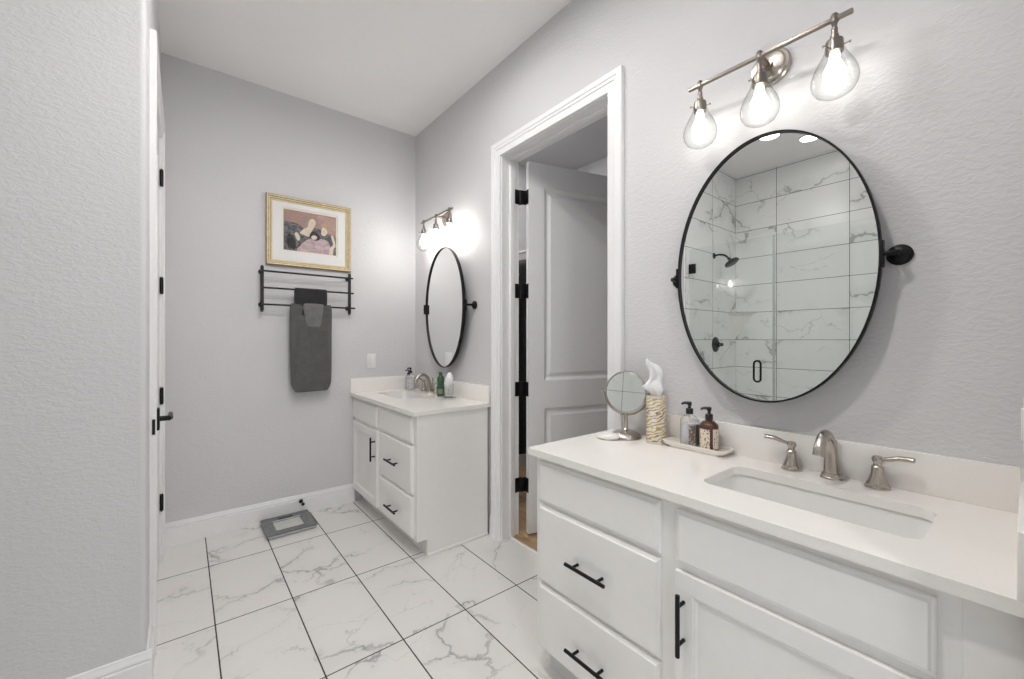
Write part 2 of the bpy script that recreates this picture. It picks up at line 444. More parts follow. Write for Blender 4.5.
def panel_slab(bm, w, h, t, panels, rings, mat, edge=0.002, back=True):
    """door slab: local u right, v up, n out of the face (0 = face). rings: (inset, depth) steps inside each panel"""
    T = lambda u, v, d: mat @ Vector((u, v, d))
    def face(zf, sgn):
        us = sorted({0.0, w, *[p[0] for p in panels], *[p[2] for p in panels]})
        vs = sorted({0.0, h, *[p[1] for p in panels], *[p[3] for p in panels]})
        cache = {}
        def V(u, v):
            k = (round(u, 5), round(v, 5))
            if k not in cache: cache[k] = bm.verts.new(T(u, v, zf))
            return cache[k]
        for i in range(len(us) - 1):
            for j in range(len(vs) - 1):
                cu, cv = (us[i] + us[i + 1]) / 2, (vs[j] + vs[j + 1]) / 2
                if any(p[0] < cu < p[2] and p[1] < cv < p[3] for p in panels): continue
                bm.faces.new([V(us[i], vs[j]), V(us[i + 1], vs[j]), V(us[i + 1], vs[j + 1]), V(us[i], vs[j + 1])])
        for p in panels:
            prev = None
            for ins, dep in [(0, 0)] + rings:
                q = [bm.verts.new(T(u, v, zf - sgn * dep)) for u, v in ((p[0] + ins, p[1] + ins), (p[2] - ins, p[1] + ins), (p[2] - ins, p[3] - ins), (p[0] + ins, p[3] - ins))]
                if prev:
                    for k in range(4): bm.faces.new((prev[k], prev[(k + 1) % 4], q[(k + 1) % 4], q[k]))
                prev = q
            bm.faces.new(prev)
    face(0.0, 1)
    if back: face(-t, -1)
    c = [(0, 0), (w, 0), (w, h), (0, h)]
    for k in range(4):
        a, b = c[k], c[(k + 1) % 4]
        bm.faces.new([bm.verts.new(T(*a, 0)), bm.verts.new(T(*b, 0)), bm.verts.new(T(*b, -t)), bm.verts.new(T(*a, -t))])
    if not back:
        bm.faces.new([bm.verts.new(T(u, v, -t)) for u, v in c])
    bmesh.ops.remove_doubles(bm, verts=bm.verts, dist=1e-5)

def dup(root, loc=None, label=None, name=None):
    r = root.copy(); COL.objects.link(r)
    if loc is not None: r.location = loc
    if label: r['label'] = label
    for ch in list(root.children):
        c = ch.copy(); COL.objects.link(c); c.parent = r
        for g in list(ch.children):
            d = g.copy(); COL.objects.link(d); d.parent = c
    return r

# ------------------------------------------------------------------ room shell
XW = 1.585          # mirror wall
YB = 3.335          # back wall
XL = -0.105         # left wall with the closed door
YN = 2.015          # wall end facing the camera on the left
ZC = 3.05
XS = -1.695         # shower back wall (tile face)
D1 = (1.249, 2.090, 2.447)     # closet doorway: y0, y1, head
D2 = (2.290, 3.112, 2.440)     # closed door in the left wall

b = BM(); box(b, (-1.9, -2.0, -0.12), (1.648, 3.5, 0.0)); structure('floor', b, M['floor'], 'white marble look tile floor with dark grout lines', 'floor')
b = BM(); box(b, (1.664, 0.3, -0.12), (3.4, 3.5, 0.002)); structure('floor_closet', b, M['wood'], 'brown wood floor inside the open closet doorway', 'floor')
b = BM(); box(b, (1.648, D1[0], -0.12), (1.664, D1[1], 0.006), 0.003); structure('trim_threshold', b, M['trim'], 'thin pale strip between marble tile and wood floor', 'threshold')
b = BM(); box(b, (-1.9, -2.0, ZC), (1.725, 3.5, ZC + 0.12)); structure('ceiling', b, M['ceil'], 'plain white bathroom ceiling', 'ceiling')
b = BM(); box(b, (-0.3, YB, 0), (1.725, YB + 0.12, ZC)); structure('wall_back', b, M['wall'], 'grey end wall behind the picture and towel rack', 'wall')
b = BM()
box(b, (XW, -0.12, 0), (XW + 0.14, D1[0] - 0.02, ZC)); box(b, (XW, D1[1] + 0.02, 0), (XW + 0.14, YB, ZC)); box(b, (XW, D1[0] - 0.02, D1[2] + 0.02), (XW + 0.14, D1[1] + 0.02, ZC))
structure('wall_right', b, M['wall'], 'grey textured wall carrying both oval mirrors', 'wall', smooth=False)
b = BM()
box(b, (XL - 0.12, YN + 0.12, 0), (XL, D2[0] - 0.02, ZC)); box(b, (XL - 0.12, D2[1] + 0.02, 0), (XL, YB, ZC)); box(b, (XL - 0.12, D2[0] - 0.02, D2[2] + 0.02), (XL, D2[1] + 0.02, ZC))
structure('wall_left', b, M['wall'], 'grey wall around the closed door at left', 'wall', smooth=False)
# wall end with a rounded (bullnose) corner
r = 0.02
poly = [(-1.82, YN), (XL - r, YN)] + [(XL - r + r * math.sin(a), YN + r - r * math.cos(a)) for a in [PI / 2 * k / 8 for k in range(1, 9)]] + [(XL, YN + 0.12), (-1.82, YN + 0.12)]
b = BM(); loft(b, [[(x, y, 0) for x, y in poly], [(x, y, ZC) for x, y in poly]])
structure('wall_near', b, M['wall'], 'large plain grey wall filling the left edge', 'wall', angle=60)
b = BM(); box(b, (0.93, -0.12, 0), (XW, 0.0, ZC)); structure('wall_front', b, M['wall'], 'grey wall closing the right end of the near vanity', 'wall')
b = BM(); box(b, (-1.82, -0.12, 0), (XS - 0.01, YN, ZC)); structure('wall_shower', b, M['shower_back'], 'wall behind the shower tile', 'wall')
b = BM(); box(b, (XS - 0.01, 0.0, 0), (XS, YN - 0.004, ZC)); structure('wall_shower_back', b, M['shower_back'], 'marble tiled shower wall seen in the near mirror', 'wall')
b = BM(); box(b, (XS, YN - 0.011, 0), (-0.63, YN - 0.001, ZC)); structure('wall_shower_end', b, M['shower_end'], 'marble tiled shower end wall with the shower head', 'wall')
b = BM(); box(b, (-1.82, -0.12, 0), (-0.70, 0.0, ZC)); structure('wall_shower_front', b, M['wall'], 'wall closing the shower opposite the shower head', 'wall')
b = BM(); box(b, (-0.76, 0.0, 0), (-0.64, YN - 0.012, 0.10), 0.004); structure('trim_curb', b, M['shower_back'], 'low marble curb under the shower glass', 'curb')
# closet shell
b = BM()
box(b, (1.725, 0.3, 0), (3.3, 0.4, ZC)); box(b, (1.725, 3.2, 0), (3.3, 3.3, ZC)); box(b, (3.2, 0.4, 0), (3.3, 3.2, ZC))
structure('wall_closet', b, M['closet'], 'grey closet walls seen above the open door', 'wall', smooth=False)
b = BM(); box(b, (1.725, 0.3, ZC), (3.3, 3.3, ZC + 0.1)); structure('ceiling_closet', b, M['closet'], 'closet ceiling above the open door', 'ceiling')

# casings
CAS = [(0.004, 0), (0.004, 0.011), (0.009, 0.013), (0.040, 0.013), (0.044, 0.010), (0.047, 0.016), (0.060, 0.016), (0.064, 0.021), (0.086, 0.022), (0.090, 0.019), (0.090, 0)]
def casing(bm, x, sgn, y0, y1, z1):
    def f(p, s):
        a, t = p
        return {0: (x + sgn * t, y0 - a, 0.0), 1: (x + sgn * t, y0 - a, z1 + a), 2: (x + sgn * t, y1 + a, z1 + a), 3: (x + sgn * t, y1 + a, 0.0)}[s]
    extrude_profile(bm, CAS, f, (0, 1, 2, 3))
b = BM(); casing(b, XW, -1, *D1)
for y0, y1 in ((D1[0] - 0.02, D1[0]), (D1[1], D1[1] + 0.02)): box(b, (XW, y0, 0), (XW + 0.14, y1, D1[2]))
box(b, (XW, D1[0] - 0.02, D1[2]), (XW + 0.14, D1[1] + 0.02, D1[2] + 0.02))
for y0, y1 in ((D1[0], D1[0] + 0.012), (D1[1] - 0.012, D1[1])): box(b, (XW + 0.062, y0, 0), (XW + 0.100, y1, D1[2]), 0.002)
box(b, (XW + 0.062, D1[0] + 0.012, D1[2] - 0.012), (XW + 0.100, D1[1] - 0.012, D1[2]), 0.002)
structure('trim_1', b, M['trim'], 'white moulded frame around the open closet doorway', 'door frame', angle=30)
b = BM(); casing(b, XL, 1, *D2)
for y0, y1 in ((D2[0] - 0.02, D2[0]), (D2[1], D2[1] + 0.02)): box(b, (XL - 0.12, y0, 0), (XL, y1, D2[2]))
box(b, (XL - 0.12, D2[0] - 0.02, D2[2]), (XL, D2[1] + 0.02, D2[2] + 0.02))
structure('trim_2', b, M['trim'], 'white moulded frame around the closed left door', 'door frame', angle=30)

# baseboards
BP = [(0, 0), (0.016, 0), (0.016, 0.104), (0.009, 0.107), (0.009, 0.112), (0.014, 0.115), (0.012, 0.124), (0.007, 0.132), (0.006, 0.140), (0, 0.142)]
def base(name, a, c, nrm, label):
    a, c, nrm = Vector((*a, 0)), Vector((*c, 0)), Vector((*nrm, 0))
    bm = BM()
    extrude_profile(bm, BP, lambda p, s: (a if s == 0 else c) + nrm * p[0] + Vector((0, 0, p[1])), (0, 1))
    structure(name, bm, M['trim'], label, 'baseboard', angle=30)
base('baseboard_back', (XL + 0.018, YB), (1.061, YB), (0, -1), 'tall white moulded baseboard along the end wall')
base('baseboard_near', (-0.63, YN), (XL + 0.016, YN), (0, -1), 'white moulded baseboard at the lower left corner')
base('baseboard_left', (XL, YN), (XL, D2[0] - 0.091), (1, 0), 'short white baseboard return beside the left door frame')
base('baseboard_left_back', (XL, D2[1] + 0.091), (XL, YB - 0.001), (1, 0), 'short white baseboard beyond the left door')
base('baseboard_right', (XW, D1[1] + 0.0905), (XW, 2.2), (-1, 0), 'sliver of baseboard between closet door frame and far vanity')

# ------------------------------------------------------------------ doors
def hinge(parent, loc, h=0.09, rz=0.0, leaf=0.03, two=False):
    bm = BM()
    cyl(bm, (0, 0, -h / 2), (0, 0, h / 2), 0.0085, 12, bev=0.001)
    for z in (-h / 2 - 0.004, h / 2): cyl(bm, (0, 0, z), (0, 0, z + 0.004), 0.0065, 12)
    box(bm, (-0.001, 0.002, -h / 2), (0.002, leaf, h / 2))
    if two: box(bm, (0.002, -0.0015, -h / 2), (leaf, 0.0015, h / 2))
    o = obj('hinge', bm, M['black'], parent, label='black hinge'); o.location = loc; o.rotation_euler = (0, 0, rz)
    return o

# closed door in the left wall (face to +x)
door1 = thing('door_1', 'closed white panel door with black hinges and lever on the left wall', 'door', (XL, D2[0] + 0.003, 0))
door1['kind'] = 'structure'
dw = D2[1] - D2[0] - 0.006
b = BM()
mt = Matrix(((0, 0, 1, -0.002), (1, 0, 0, 0), (0, 1, 0, 0.008), (0, 0, 0, 1)))
RN = [(0.004, 0.002), (0.020, 0.014), (0.032, 0.014), (0.052, 0.005)]
panel_slab(b, dw, D2[2] - 0.012, 0.035, [(0.115, 0.20, dw - 0.115, 0.80), (0.115, 0.93, dw - 0.115, D2[2] - 0.15)], RN, mt)
obj('door_leaf', b, M['door'], door1, angle=20)
for z in (0.342, 0.955, 1.59, 2.21): hinge(door1, (0.009, dw + 0.004, z), rz=PI)
h = BM()
box(h, (-0.001, 0.037, 0.889), (0.026, 0.098, 0.981), 0.002)
cyl(h, (0.006, 0.067, 0.935), (0.060, 0.067, 0.935), 0.011, 16)
tube(h, [(0.056, 0.055, 0.935), (0.060, 0.075, 0.935), (0.060, 0.12, 0.937), (0.060, 0.185, 0.937)], [0.010, 0.0115, 0.010, 0.009], 12)
obj('door_lever', h, M['black'], door1, label='black lever handle')
b = BM(); box(b, (0.0075, -0.0965, 0.896), (0.0175, -0.0935, 0.958), 0.001)
obj('strike_plate', b, M['black'], door1, label='black strike plate')

# open closet door
ang = math.radians(75.5)
door2 = thing('door_2', 'open white two-panel closet door swung away on black hinges', 'door', (XW + 0.150, D1[1] - 0.004, 0))
door2['kind'] = 'structure'
piv = Matrix.Rotation(ang, 4, 'Z')
lw = D1[1] - D1[0] - 0.030
# local leaf: u runs from hinge to latch, face looks to room side
base_m = Matrix(((0, 0, -1, -0.050), (-1, 0, 0, -0.0375), (0, 1, 0, 0.012), (0, 0, 0, 1)))
b = BM()
panel_slab(b, lw, D1[2] - 0.016, 0.036, [(0.115, 0.22, lw - 0.115, 0.812), (0.115, 0.995, lw - 0.115, D1[2] - 0.175)], RN, piv @ base_m)
obj('door_leaf', b, M['door'], door2, angle=20)
for z in (0.326, 0.955, 1.598, 2.214):
    bm = BM(); hh = 0.047
    cyl(bm, (0, 0, -hh), (0, 0, hh), 0.0095, 14, bev=0.001)
    box(bm, (-0.046, 0.0008, -hh), (0.0, 0.0036, hh), 0.0005)
    vs0 = set(bm.verts)
    box(bm, (-0.048, -0.0375, -hh), (-0.016, -0.0345, hh), 0.0005)
    box(bm, (-0.010, -0.036, -hh), (-0.006, -0.002, hh), 0.0005); box(bm, (-0.017, -0.0375, -hh), (-0.006, -0.0345, hh))
    bmesh.ops.transform(bm, matrix=piv, verts=[v for v in bm.verts if v not in vs0])
    o = obj('hinge', bm, M['black'], door2, label='black hinge'); o.location = (0, 0, z)

# ------------------------------------------------------------------ vanities
XF = 1.045      # worktop front
XFACE = 1.058   # drawer faces
XCAB = 1.076    # cabinet frame
ZT = 0.862; ZB = 0.836
def vanity(y0, s, off, end, where, near, XF=XF, XFACE=XFACE, XCAB=XCAB):
    Y = lambda u: y0 + s * u
    root = thing('vanity_cabinet', f'white vanity cabinet with black bar pulls, {where}', 'vanity cabinet', (XCAB, Y(end / 2), 0))
    rl = Vector(root.location)
    def P(bm): bmesh.ops.translate(bm, verts=bm.verts, vec=-rl); return bm
    xb = XW - 0.023
    side = [(XCAB, 0.100), (1.128, 0.100), (1.128, 0.0), (xb, 0.0), (xb, ZB), (XCAB, ZB)]
    bm = BM()
    for u in (0.002, end - 0.018): loft(bm, [[(x, Y(u), z) for x, z in side], [(x, Y(u + 0.018), z) for x, z in side]])
    box(bm, (XCAB, Y(0.02), 0.100), (XCAB + 0.018, Y(end - 0.018), ZB))
    box(bm, (XCAB + 0.018, Y(0.02), 0.100), (xb, Y(end - 0.018), 0.118))
    box(bm, (xb - 0.006, Y(0.02), 0.118), (xb, Y(end - 0.018), ZB))
    obj('body', P(bm), M['cab'], root, angle=30)
    if near:
        bm = BM(); box(bm, (XCAB - 0.003, Y(0.003), 0.100), (XCAB, Y(0.0715), ZB - 0.001), 0.001); obj('filler_strip', P(bm), M['cab'], root)
    bm = BM(); box(bm, (1.128, Y(0.02), 0.0), (1.140, Y(end - 0.018), 0.100)); obj('toe_kick', P(bm), M['handle_gap'], root)
    bm = BM(); box(bm, (1.128, Y(end), 0.0), (xb, Y(end + 0.010), 0.018), 0.004); obj('shoe_moulding', P(bm), M['trim'], root)
    def front(u0, u1, z0, z1, name):
        bm = BM(); e = 0.011
        ringz = lambda i, x: [(x, Y(u0 + i), z0 + i), (x, Y(u1 - i), z0 + i), (x, Y(u1 - i), z1 - i), (x, Y(u0 + i), z1 - i)]
        loft(bm, [ringz(0, XCAB), ringz(0, XFACE + 0.009), ringz(0.0025, XFACE + 0.006), ringz(e - 0.004, XFACE + 0.0045), ringz(e, XFACE)])
        return obj(name, P(bm), M['cab'], root, angle=20)
    def pull(parent, c, L_, vert):
        bm = BM(); c = Vector(c); d = Vector((0, 0, 1)) if vert else Vector((0, 1, 0))
        xh = XFACE - 0.032
        a = Vector((xh, c.y, c.z))
        cyl(bm, a - d * L_ / 2, a + d * L_ / 2, 0.0062, 14, bev=0.001)
        for k in (-1, 1):
            q = a + d * (k * L_ * 0.31); cyl(bm, q, (XFACE + 0.001, q.y, q.z), 0.0050, 12)
        obj('handle', P(bm), M['black'], parent, label='black bar pull')
    du = lambda a, c_: (a + off, c_ + off)
    u0, u1 = du(0.020, 0.524)
    f = front(u0, u1, 0.668, 0.812, 'false_front')
    # framed door
    z0, z1 = 0.115, 0.646
    bm = BM(); w, h_ = u1 - u0, z1 - z0
    mtx = Matrix(((0, 0, -1, XFACE), (s, 0, 0, Y(u0)), (0, 1, 0, z0), (0, 0, 0, 1)))
    fw = 0.046
    panel_slab(bm, w, h_, XCAB - XFACE, [(fw, fw, w - fw, h_ - fw)], [(0.004, 0.0), (0.007, 0.003), (0.010, 0.003), (0.016, 0.0075), (0.019, 0.0075)], mtx, back=False)
    d = obj('door', P(bm), M['cab'], root, angle=15)
    pull(d, (0, Y(u1 - 0.026), 0.518), 0.165, True)
    v0, v1 = du(0.572, 1.082)
    front(v0, v1, 0.668, 0.818, 'drawer')
    d = front(v0, v1, 0.366, 0.652, 'drawer'); pull(d, (0, Y((v0 + v1) / 2), 0.508), 0.17, False)
    d = front(v0, v1, 0.112, 0.355, 'drawer'); pull(d, (0, Y((v0 + v1) / 2), 0.212), 0.17, False)

    # worktop with sink cut-out
    ct_end = end + (0.020 if near else 0.008)
    sc = 0.37
    sx0, sx1, sy0, sy1 = 1.190, 1.437, Y(sc) - 0.234, Y(sc) + 0.234
    xw = XW - 0.001
    if near:
        out = [(XF, Y(0)), (xw, Y(0)), (xw, 1.154), (XW - 0.0235, 1.154), (XW - 0.0235, Y(ct_end)), (XF, Y(ct_end))]
    else:
        out = [(XF, Y(0)), (xw, Y(0)), (xw, Y(ct_end)), (XF, Y(ct_end))]
    ct = thing('countertop', f'white quartz countertop with low splash, {where}', 'countertop', (XW, Y(end / 2), ZB + 0.0005))
    cl = Vector(ct.location)
    def Q(bm): bmesh.ops.translate(bm, verts=bm.verts, vec=-cl); return bm
    bm = BM(); plate_with_hole(bm, out, [rrect(sx0, sy0, sx1, sy1, 0.035)], ZB + 0.0005, ZT)
    obj('slab', Q(bm), M['counter'], ct, angle=40)
    bend = 1.152 if near else ct_end
    bm = BM(); box(bm, (XW - 0.020, Y(0.011), ZT), (XW - 0.0005, Y(bend), 0.972), 0.0015); obj('backsplash', Q(bm), M['counter'], ct)
    bm = BM(); box(bm, (XF, Y(0.0), ZT), (XW - 0.0005, Y(0.011), 0.972), 0.0015); obj('side_splash', Q(bm), M['counter'], ct)

    sk = thing('sink', f'white rectangular undermount sink, {where}', 'sink', ((sx0 + sx1) / 2, Y(sc), ZB))
    sl = Vector(sk.location)
    bm = BM(); g = 0.006
    def rr(i, z, r_=0.035, tilt=0.0): return [(x, y, z) for x, y in rrect(sx0 - g + i, sy0 - g + i * 1.25, sx1 + g - i, sy1 + g - i * 1.25, r_)]
    loft(bm, [rr(-0.02, ZB), rr(0.0, ZB), rr(0.003, ZB - 0.01), rr(0.010, ZB - 0.085, 0.045), rr(0.024, ZB - 0.120, 0.05), rr(0.050, ZB - 0.133, 0.045), rr(0.100, ZB - 0.137, 0.02)], True, False, True)
    bmesh.ops.translate(bm, verts=bm.verts, vec=-sl)
    o = obj('basin', bm, M['ceramic'], sk, angle=50)
    sol = o.modifiers.new('wall', 'SOLIDIFY'); sol.thickness = 0.006; sol.offset = 1.0 if False else -1.0
    bm = BM(); lathe(bm, [(0.0, 0.0), (0.022, 0.0), (0.022, 0.003), (0.016, 0.004), (0.0, 0.0045)], Matrix.Translation((0.0, 0, -0.1365)), 24); obj('drain', bm, M['nickel'], sk)

    # widespread faucet
    fx = 1.532
    fa = thing('faucet', f'brushed nickel widespread faucet with two lever handles, {where}', 'faucet', (fx, Y(sc), ZT))
    bm = BM()
    lathe(bm, [(0.0, 0), (0.029, 0), (0.029, 0.004), (0.026, 0.007), (0.027, 0.011), (0.024, 0.016), (0.0, 0.017)], Matrix.Diagonal((1, 1, 1, 1)), 28)
    pts = spline([(0, 0, 0.012), (-0.004, 0, 0.05), (-0.012, 0, 0.09), (-0.030, 0, 0.124), (-0.060, 0, 0.141), (-0.092, 0, 0.134), (-0.114, 0, 0.110), (-0.122, 0, 0.088)], 6)
    n = len(pts)
    rad = [0.0210 - 0.0085 * min(1, i / (n * 0.55)) + (0.0035 * max(0, (i / n - 0.6) / 0.4)) for i in range(n)]
    tube(bm, pts, rad, 18)
    cyl(bm, (0.028, 0, 0.017), (0.026, 0, 0.098), 0.003, 10); lathe(bm, [(0.0, 0), (0.006, 0.002), (0.008, 0.008), (0.005, 0.015), (0.0, 0.016)], Matrix.Translation((0.026, 0, 0.096)), 14)
    cyl(bm, (0.028, 0, 0.0), (0.028, 0, 0.018), 0.006, 12)
    obj('spout', bm, M['nickel'], fa, angle=50)
    for k in (-1, 1):
        bm = BM()
        lathe(bm, [(0.0, 0), (0.029, 0), (0.029, 0.004), (0.025, 0.007), (0.026, 0.011), (0.022, 0.018), (0.016, 0.036), (0.0135, 0.055), (0.0145, 0.059), (0.0105, 0.063), (0.009, 0.070), (0.0125, 0.075), (0.0135, 0.082), (0.010, 0.089), (0.0, 0.091)], Matrix.Translation((0, k * 0.105, 0)), 24)
        p2 = [(0, k * 0.113, 0.082), (-0.002, k * 0.128, 0.085), (-0.004, k * 0.150, 0.0925), (-0.006, k * 0.172, 0.0945), (-0.008, k * 0.181, 0.094)]
        tube(bm, p2, [0.0065, 0.0085, 0.0100, 0.0105, 0.0095], 12, squash=0.7)
        obj('handle', bm, M['nickel'], fa, angle=50)
    return root

vanity(0.0, 1, 0.083, 1.190, 'nearest the camera under the large oval mirror', True)
vanity(YB, -1, 0.000, 1.122, 'in the far corner beside the towel rack', False, XF - 0.014, XFACE - 0.014, XCAB - 0.014)

# filler seam of the near cabinet is part of the wall end: a scribe strip
# ------------------------------------------------------------------ oval mirrors
def oval_mirror(yc, zc, label, turn=0.0):
    xm = 1.525
    root = thing('oval_mirror', label, 'mirror', (xm, yc, zc), group=None)
    A, B = 0.3025, 0.4500; n = 96
    sec = [(0.0, -0.010), (0.0, 0.014), (0.0048, 0.014), (0.006, 0.010), (0.006, -0.008), (0.0048, -0.010)]   # (outward, x)
    bm = BM(); rings = []
    for i in range(n):
        a = 2 * PI * i / n; c, s_ = math.cos(a), math.sin(a)
        nx, nz = c / A, s_ / B; ln = math.hypot(nx, nz); nx /= ln; nz /= ln
        rings.append([(x, A * c + nx * (o - 0.006), B * s_ + nz * (o - 0.006)) for o, x in sec])
    R = [[bm.verts.new(p) for p in r_] for r_ in rings]
    for i in range(n):
        for k in range(len(sec)):
            bm.faces.new((R[i][k], R[(i + 1) % n][k], R[(i + 1) % n][(k + 1) % 6], R[i][(k + 1) % 6]))
    obj('frame', bm, M['black'], root, angle=40, label='thin black metal frame').rotation_euler = (0, 0, turn)
    bm = BM()
    vs = [bm.verts.new((0.0, (A - 0.0056) * math.cos(2 * PI * i / n), (B - 0.0056) * math.sin(2 * PI * i / n))) for i in range(n)]
    v2 = [bm.verts.new((0.005, v.co.y, v.co.z)) for v in vs]
    bm.faces.new(vs); bm.faces.new(list(reversed(v2)))
    for i in range(n): bm.faces.new((vs[i], vs[(i + 1) % n], v2[(i + 1) % n], v2[i]))
    obj('mirror_glass', bm, M['mirror'], root, smooth=False).rotation_euler = (0, 0, turn)
    for k in (-1, 1):
        bm = BM(); yy = k * 0.3025
        box(bm, (-0.012, yy - 0.004, -0.038), (0.010, yy + 0.005, 0.038), 0.002)
        cyl(bm, (-0.002, yy, 0), (-0.002, yy + k * 0.018, 0), 0.006, 12)
        yk = yy + k * 0.028
        cyl(bm, (-0.002, yy + k * 0.012, 0), (0.006, yk, 0), 0.0065, 12)
        cyl(bm, (0.004, yk, 0), (0.052, yk, 0), 0.0085, 14)
        lathe(bm, [(0.0, 0), (0.029, 0), (0.029, 0.006), (0.024, 0.009), (0.022, 0.013), (0.012, 0.018), (0.0, 0.020)], axis_mat((XW - xm - 0.0005, yk, 0), (-1, 0, 0)), 28)
        obj('pivot_bracket', bm, M['black'], root)
    return root
oval_mirror(0.556, 1.519, 'large oval black-framed pivot mirror reflecting the marble shower, above the near vanity')
oval_mirror(2.728, 1.520, 'oval black-framed pivot mirror above the far corner vanity', -0.038)

# ------------------------------------------------------------------ vanity lights
def vanity_light(yc, zb, label, mb='bulb'):
    root = thing('vanity_light', label, 'wall light', (XW, yc, zb))
    bm = BM()
    lathe(bm, [(0.0, 0), (0.062, 0), (0.062, 0.010), (0.058, 0.015), (0.050, 0.017), (0.045, 0.024), (0.020, 0.030), (0.0, 0.031)], axis_mat((-0.0005, 0, 0), (-1, 0, 0)), 40)
    obj('wall_plate', bm, M['nickel'], root)
    bm = BM()
    cyl(bm, (-0.028, 0, 0.0), (-0.094, 0, 0.0), 0.009, 16)
    lathe(bm, [(0.0, 0), (0.016, 0), (0.016, 0.010), (0.0, 0.012)], axis_mat((-0.030, 0, 0), (-1, 0, 0)), 24)
    obj('arm', bm, M['nickel_dark'], root)
    bm = BM(); box(bm, (-0.106, -0.243, -0.006), (-0.094, 0.243, 0.006), 0.0015)
    obj('crossbar', bm, M['nickel_dark'], root)
    first = None
    for yy in (-0.2, 0.0, 0.2):
        bm = BM()
        lathe(bm, [(0.0, 0.016), (0.0065, 0.016), (0.010, 0.010), (0.0105, -0.008), (0.0075, -0.012), (0.0055, -0.024), (0.008, -0.027), (0.008, -0.044), (0.0105, -0.047), (0.0105, -0.056), (0.020, -0.062), (0.0215, -0.066), (0.0215, -0.098), (0.018, -0.100), (0.0, -0.100)], Matrix.Translation((-0.100, 0, 0)), 24)
        for a in (0.5, 2.6, 4.7):
            d = Vector((math.cos(a), math.sin(a), 0)); q = Vector((-0.100, 0, -0.084))
            cyl(bm, q + d * 0.021, q + d * 0.034, 0.0018, 8); cyl(bm, q + d * 0.034, q + d * 0.038, 0.0035, 10)
        sk = obj('socket', bm, M['nickel_dark'], root); sk.location = (0, yy, 0)
        bm = BM()
        prof = [(0.0235, -0.060), (0.0245, -0.072), (0.030, -0.086), (0.040, -0.104), (0.050, -0.124), (0.0565, -0.145), (0.0575, -0.160), (0.054, -0.177), (0.044, -0.193), (0.028, -0.203), (0.012, -0.207), (0.0, -0.2075)]
        lathe(bm, prof, Matrix.Translation((-0.100, 0, -0.020)), 40, cap0=False, cap1=False)
        obj('glass_globe', bm, M['glass'], sk, angle=180, label='clear glass globe')
        bm = BM()
        lathe(bm, [(0.0, -0.080), (0.012, -0.080), (0.013, -0.098), (0.019, -0.112), (0.0265, -0.130), (0.028, -0.143), (0.025, -0.157), (0.016, -0.167), (0.0, -0.170)], Matrix.Translation((-0.100, 0, -0.0205)), 28)
        obj('bulb', bm, M[mb], sk, angle=180, label='glowing white bulb')
    return root
vanity_light(0.552, 2.214, 'three-globe brushed nickel vanity light above the near oval mirror')
vanity_light(2.775, 2.206, 'three-globe vanity light above the far oval mirror', 'far_bulb')

# ------------------------------------------------------------------ ceiling lights: shower cans, the rest added fill lamps
def can(x, y, label, m='can'):
    root = thing('ceiling_light_or_fill', label, 'ceiling light', (x, y, ZC), group='recessed ceiling lights')
    bm = BM(); lathe(bm, [(0.072, -0.004), (0.076, -0.009), (0.092, -0.006), (0.095, 0.0), (0.072, 0.0), (0.072, -0.004)], Matrix(), 40, False, False); obj('trim_ring', bm, M['plastic'], root)
    bm = BM(); lathe(bm, [(0.0, -0.004), (0.072, -0.004), (0.072, -0.0005), (0.0, -0.0005)], Matrix(), 40); obj('diffuser', bm, M[m], root)
    return root
can(-0.93, 1.40, 'recessed ceiling light cut by the top of the near mirror frame', 'can_shower')
can(-1.24, 1.19, 'recessed ceiling light reflected near the top right of the near mirror', 'can_shower')
can(0.30, 0.70, 'added unseen fill lamp over the standing area before the near vanity', 'can_fill_front')  # out of view, added to light the near half of the room
can(0.15, -0.90, 'added unseen fill lamp in the room behind the camera')  # invented lamp behind the camera, extra fill from the front
can(0.66, 1.72, 'added unseen fill lamp in the middle of the bathroom')  # out of view, added to lift the back wall and ceiling
cl_ = can(1.95, 2.62, 'added hidden fill lamp inside the closet')  # added behind the jamb to brighten the closet walls
cl_.children[1].data.materials[0] = emis('closet_fill_light', (1.0, 0.97, 0.94), 20.0)

# ------------------------------------------------------------------ picture
px0, px1, pz0, pz1 = 0.452, 1.029, 1.808, 2.306
pic = thing('framed_picture', 'gold framed picture with white mat hanging above the towel rack', 'picture', ((px0 + px1) / 2, YB, pz0))
pw, ph = px1 - px0, pz1 - pz0
def rect_ring(bm, prof, w, h, mi=None):
    """moulding: prof (inset, out from wall)"""
    rings = []
    for sx, sz in ((-1, 0), (1, 0), (1, 1), (-1, 1)):
        rings.append([(sx * (w / 2 - i), -o, (i if sz == 0 else h - i)) for i, o in prof])
    R = [[bm.verts.new(p) for p in r_] for r_ in rings]
    k = len(prof)
    for a in range(4):
        for j in range(k):
            f = bm.faces.new((R[a][j], R[(a + 1) % 4][j], R[(a + 1) % 4][(j + 1) % k], R[a][(j + 1) % k]))
            if mi: f.material_index = mi[j]
bm = BM(); rect_ring(bm, [(0, 0.001), (0, 0.024), (0.004, 0.028), (0.014, 0.027), (0.018, 0.022), (0.026, 0.021), (0.030, 0.017), (0.038, 0.015), (0.040, 0.010), (0.040, 0.001)], pw, ph, [1, 1, 0, 1, 0, 1, 0, 0, 1, 0])
obj('frame', bm, [M['gold'], M['gold_dark']], pic, smooth=False, label='gold moulded frame')
iw, ih = 0.383, 0.318; ix0, iz0 = -iw / 2 + 0.002, 0.106
bm = BM()
def wallplate(bm, x0, z0, x1, z1, y0, y1): box(bm, (x0, -y1, z0), (x1, -y0, z1))
wallplate(bm, -pw / 2 + 0.038, 0.038, pw / 2 - 0.038, iz0, 0.003, 0.010); wallplate(bm, -pw / 2 + 0.038, iz0 + ih, pw / 2 - 0.038, ph - 0.038, 0.003, 0.010)
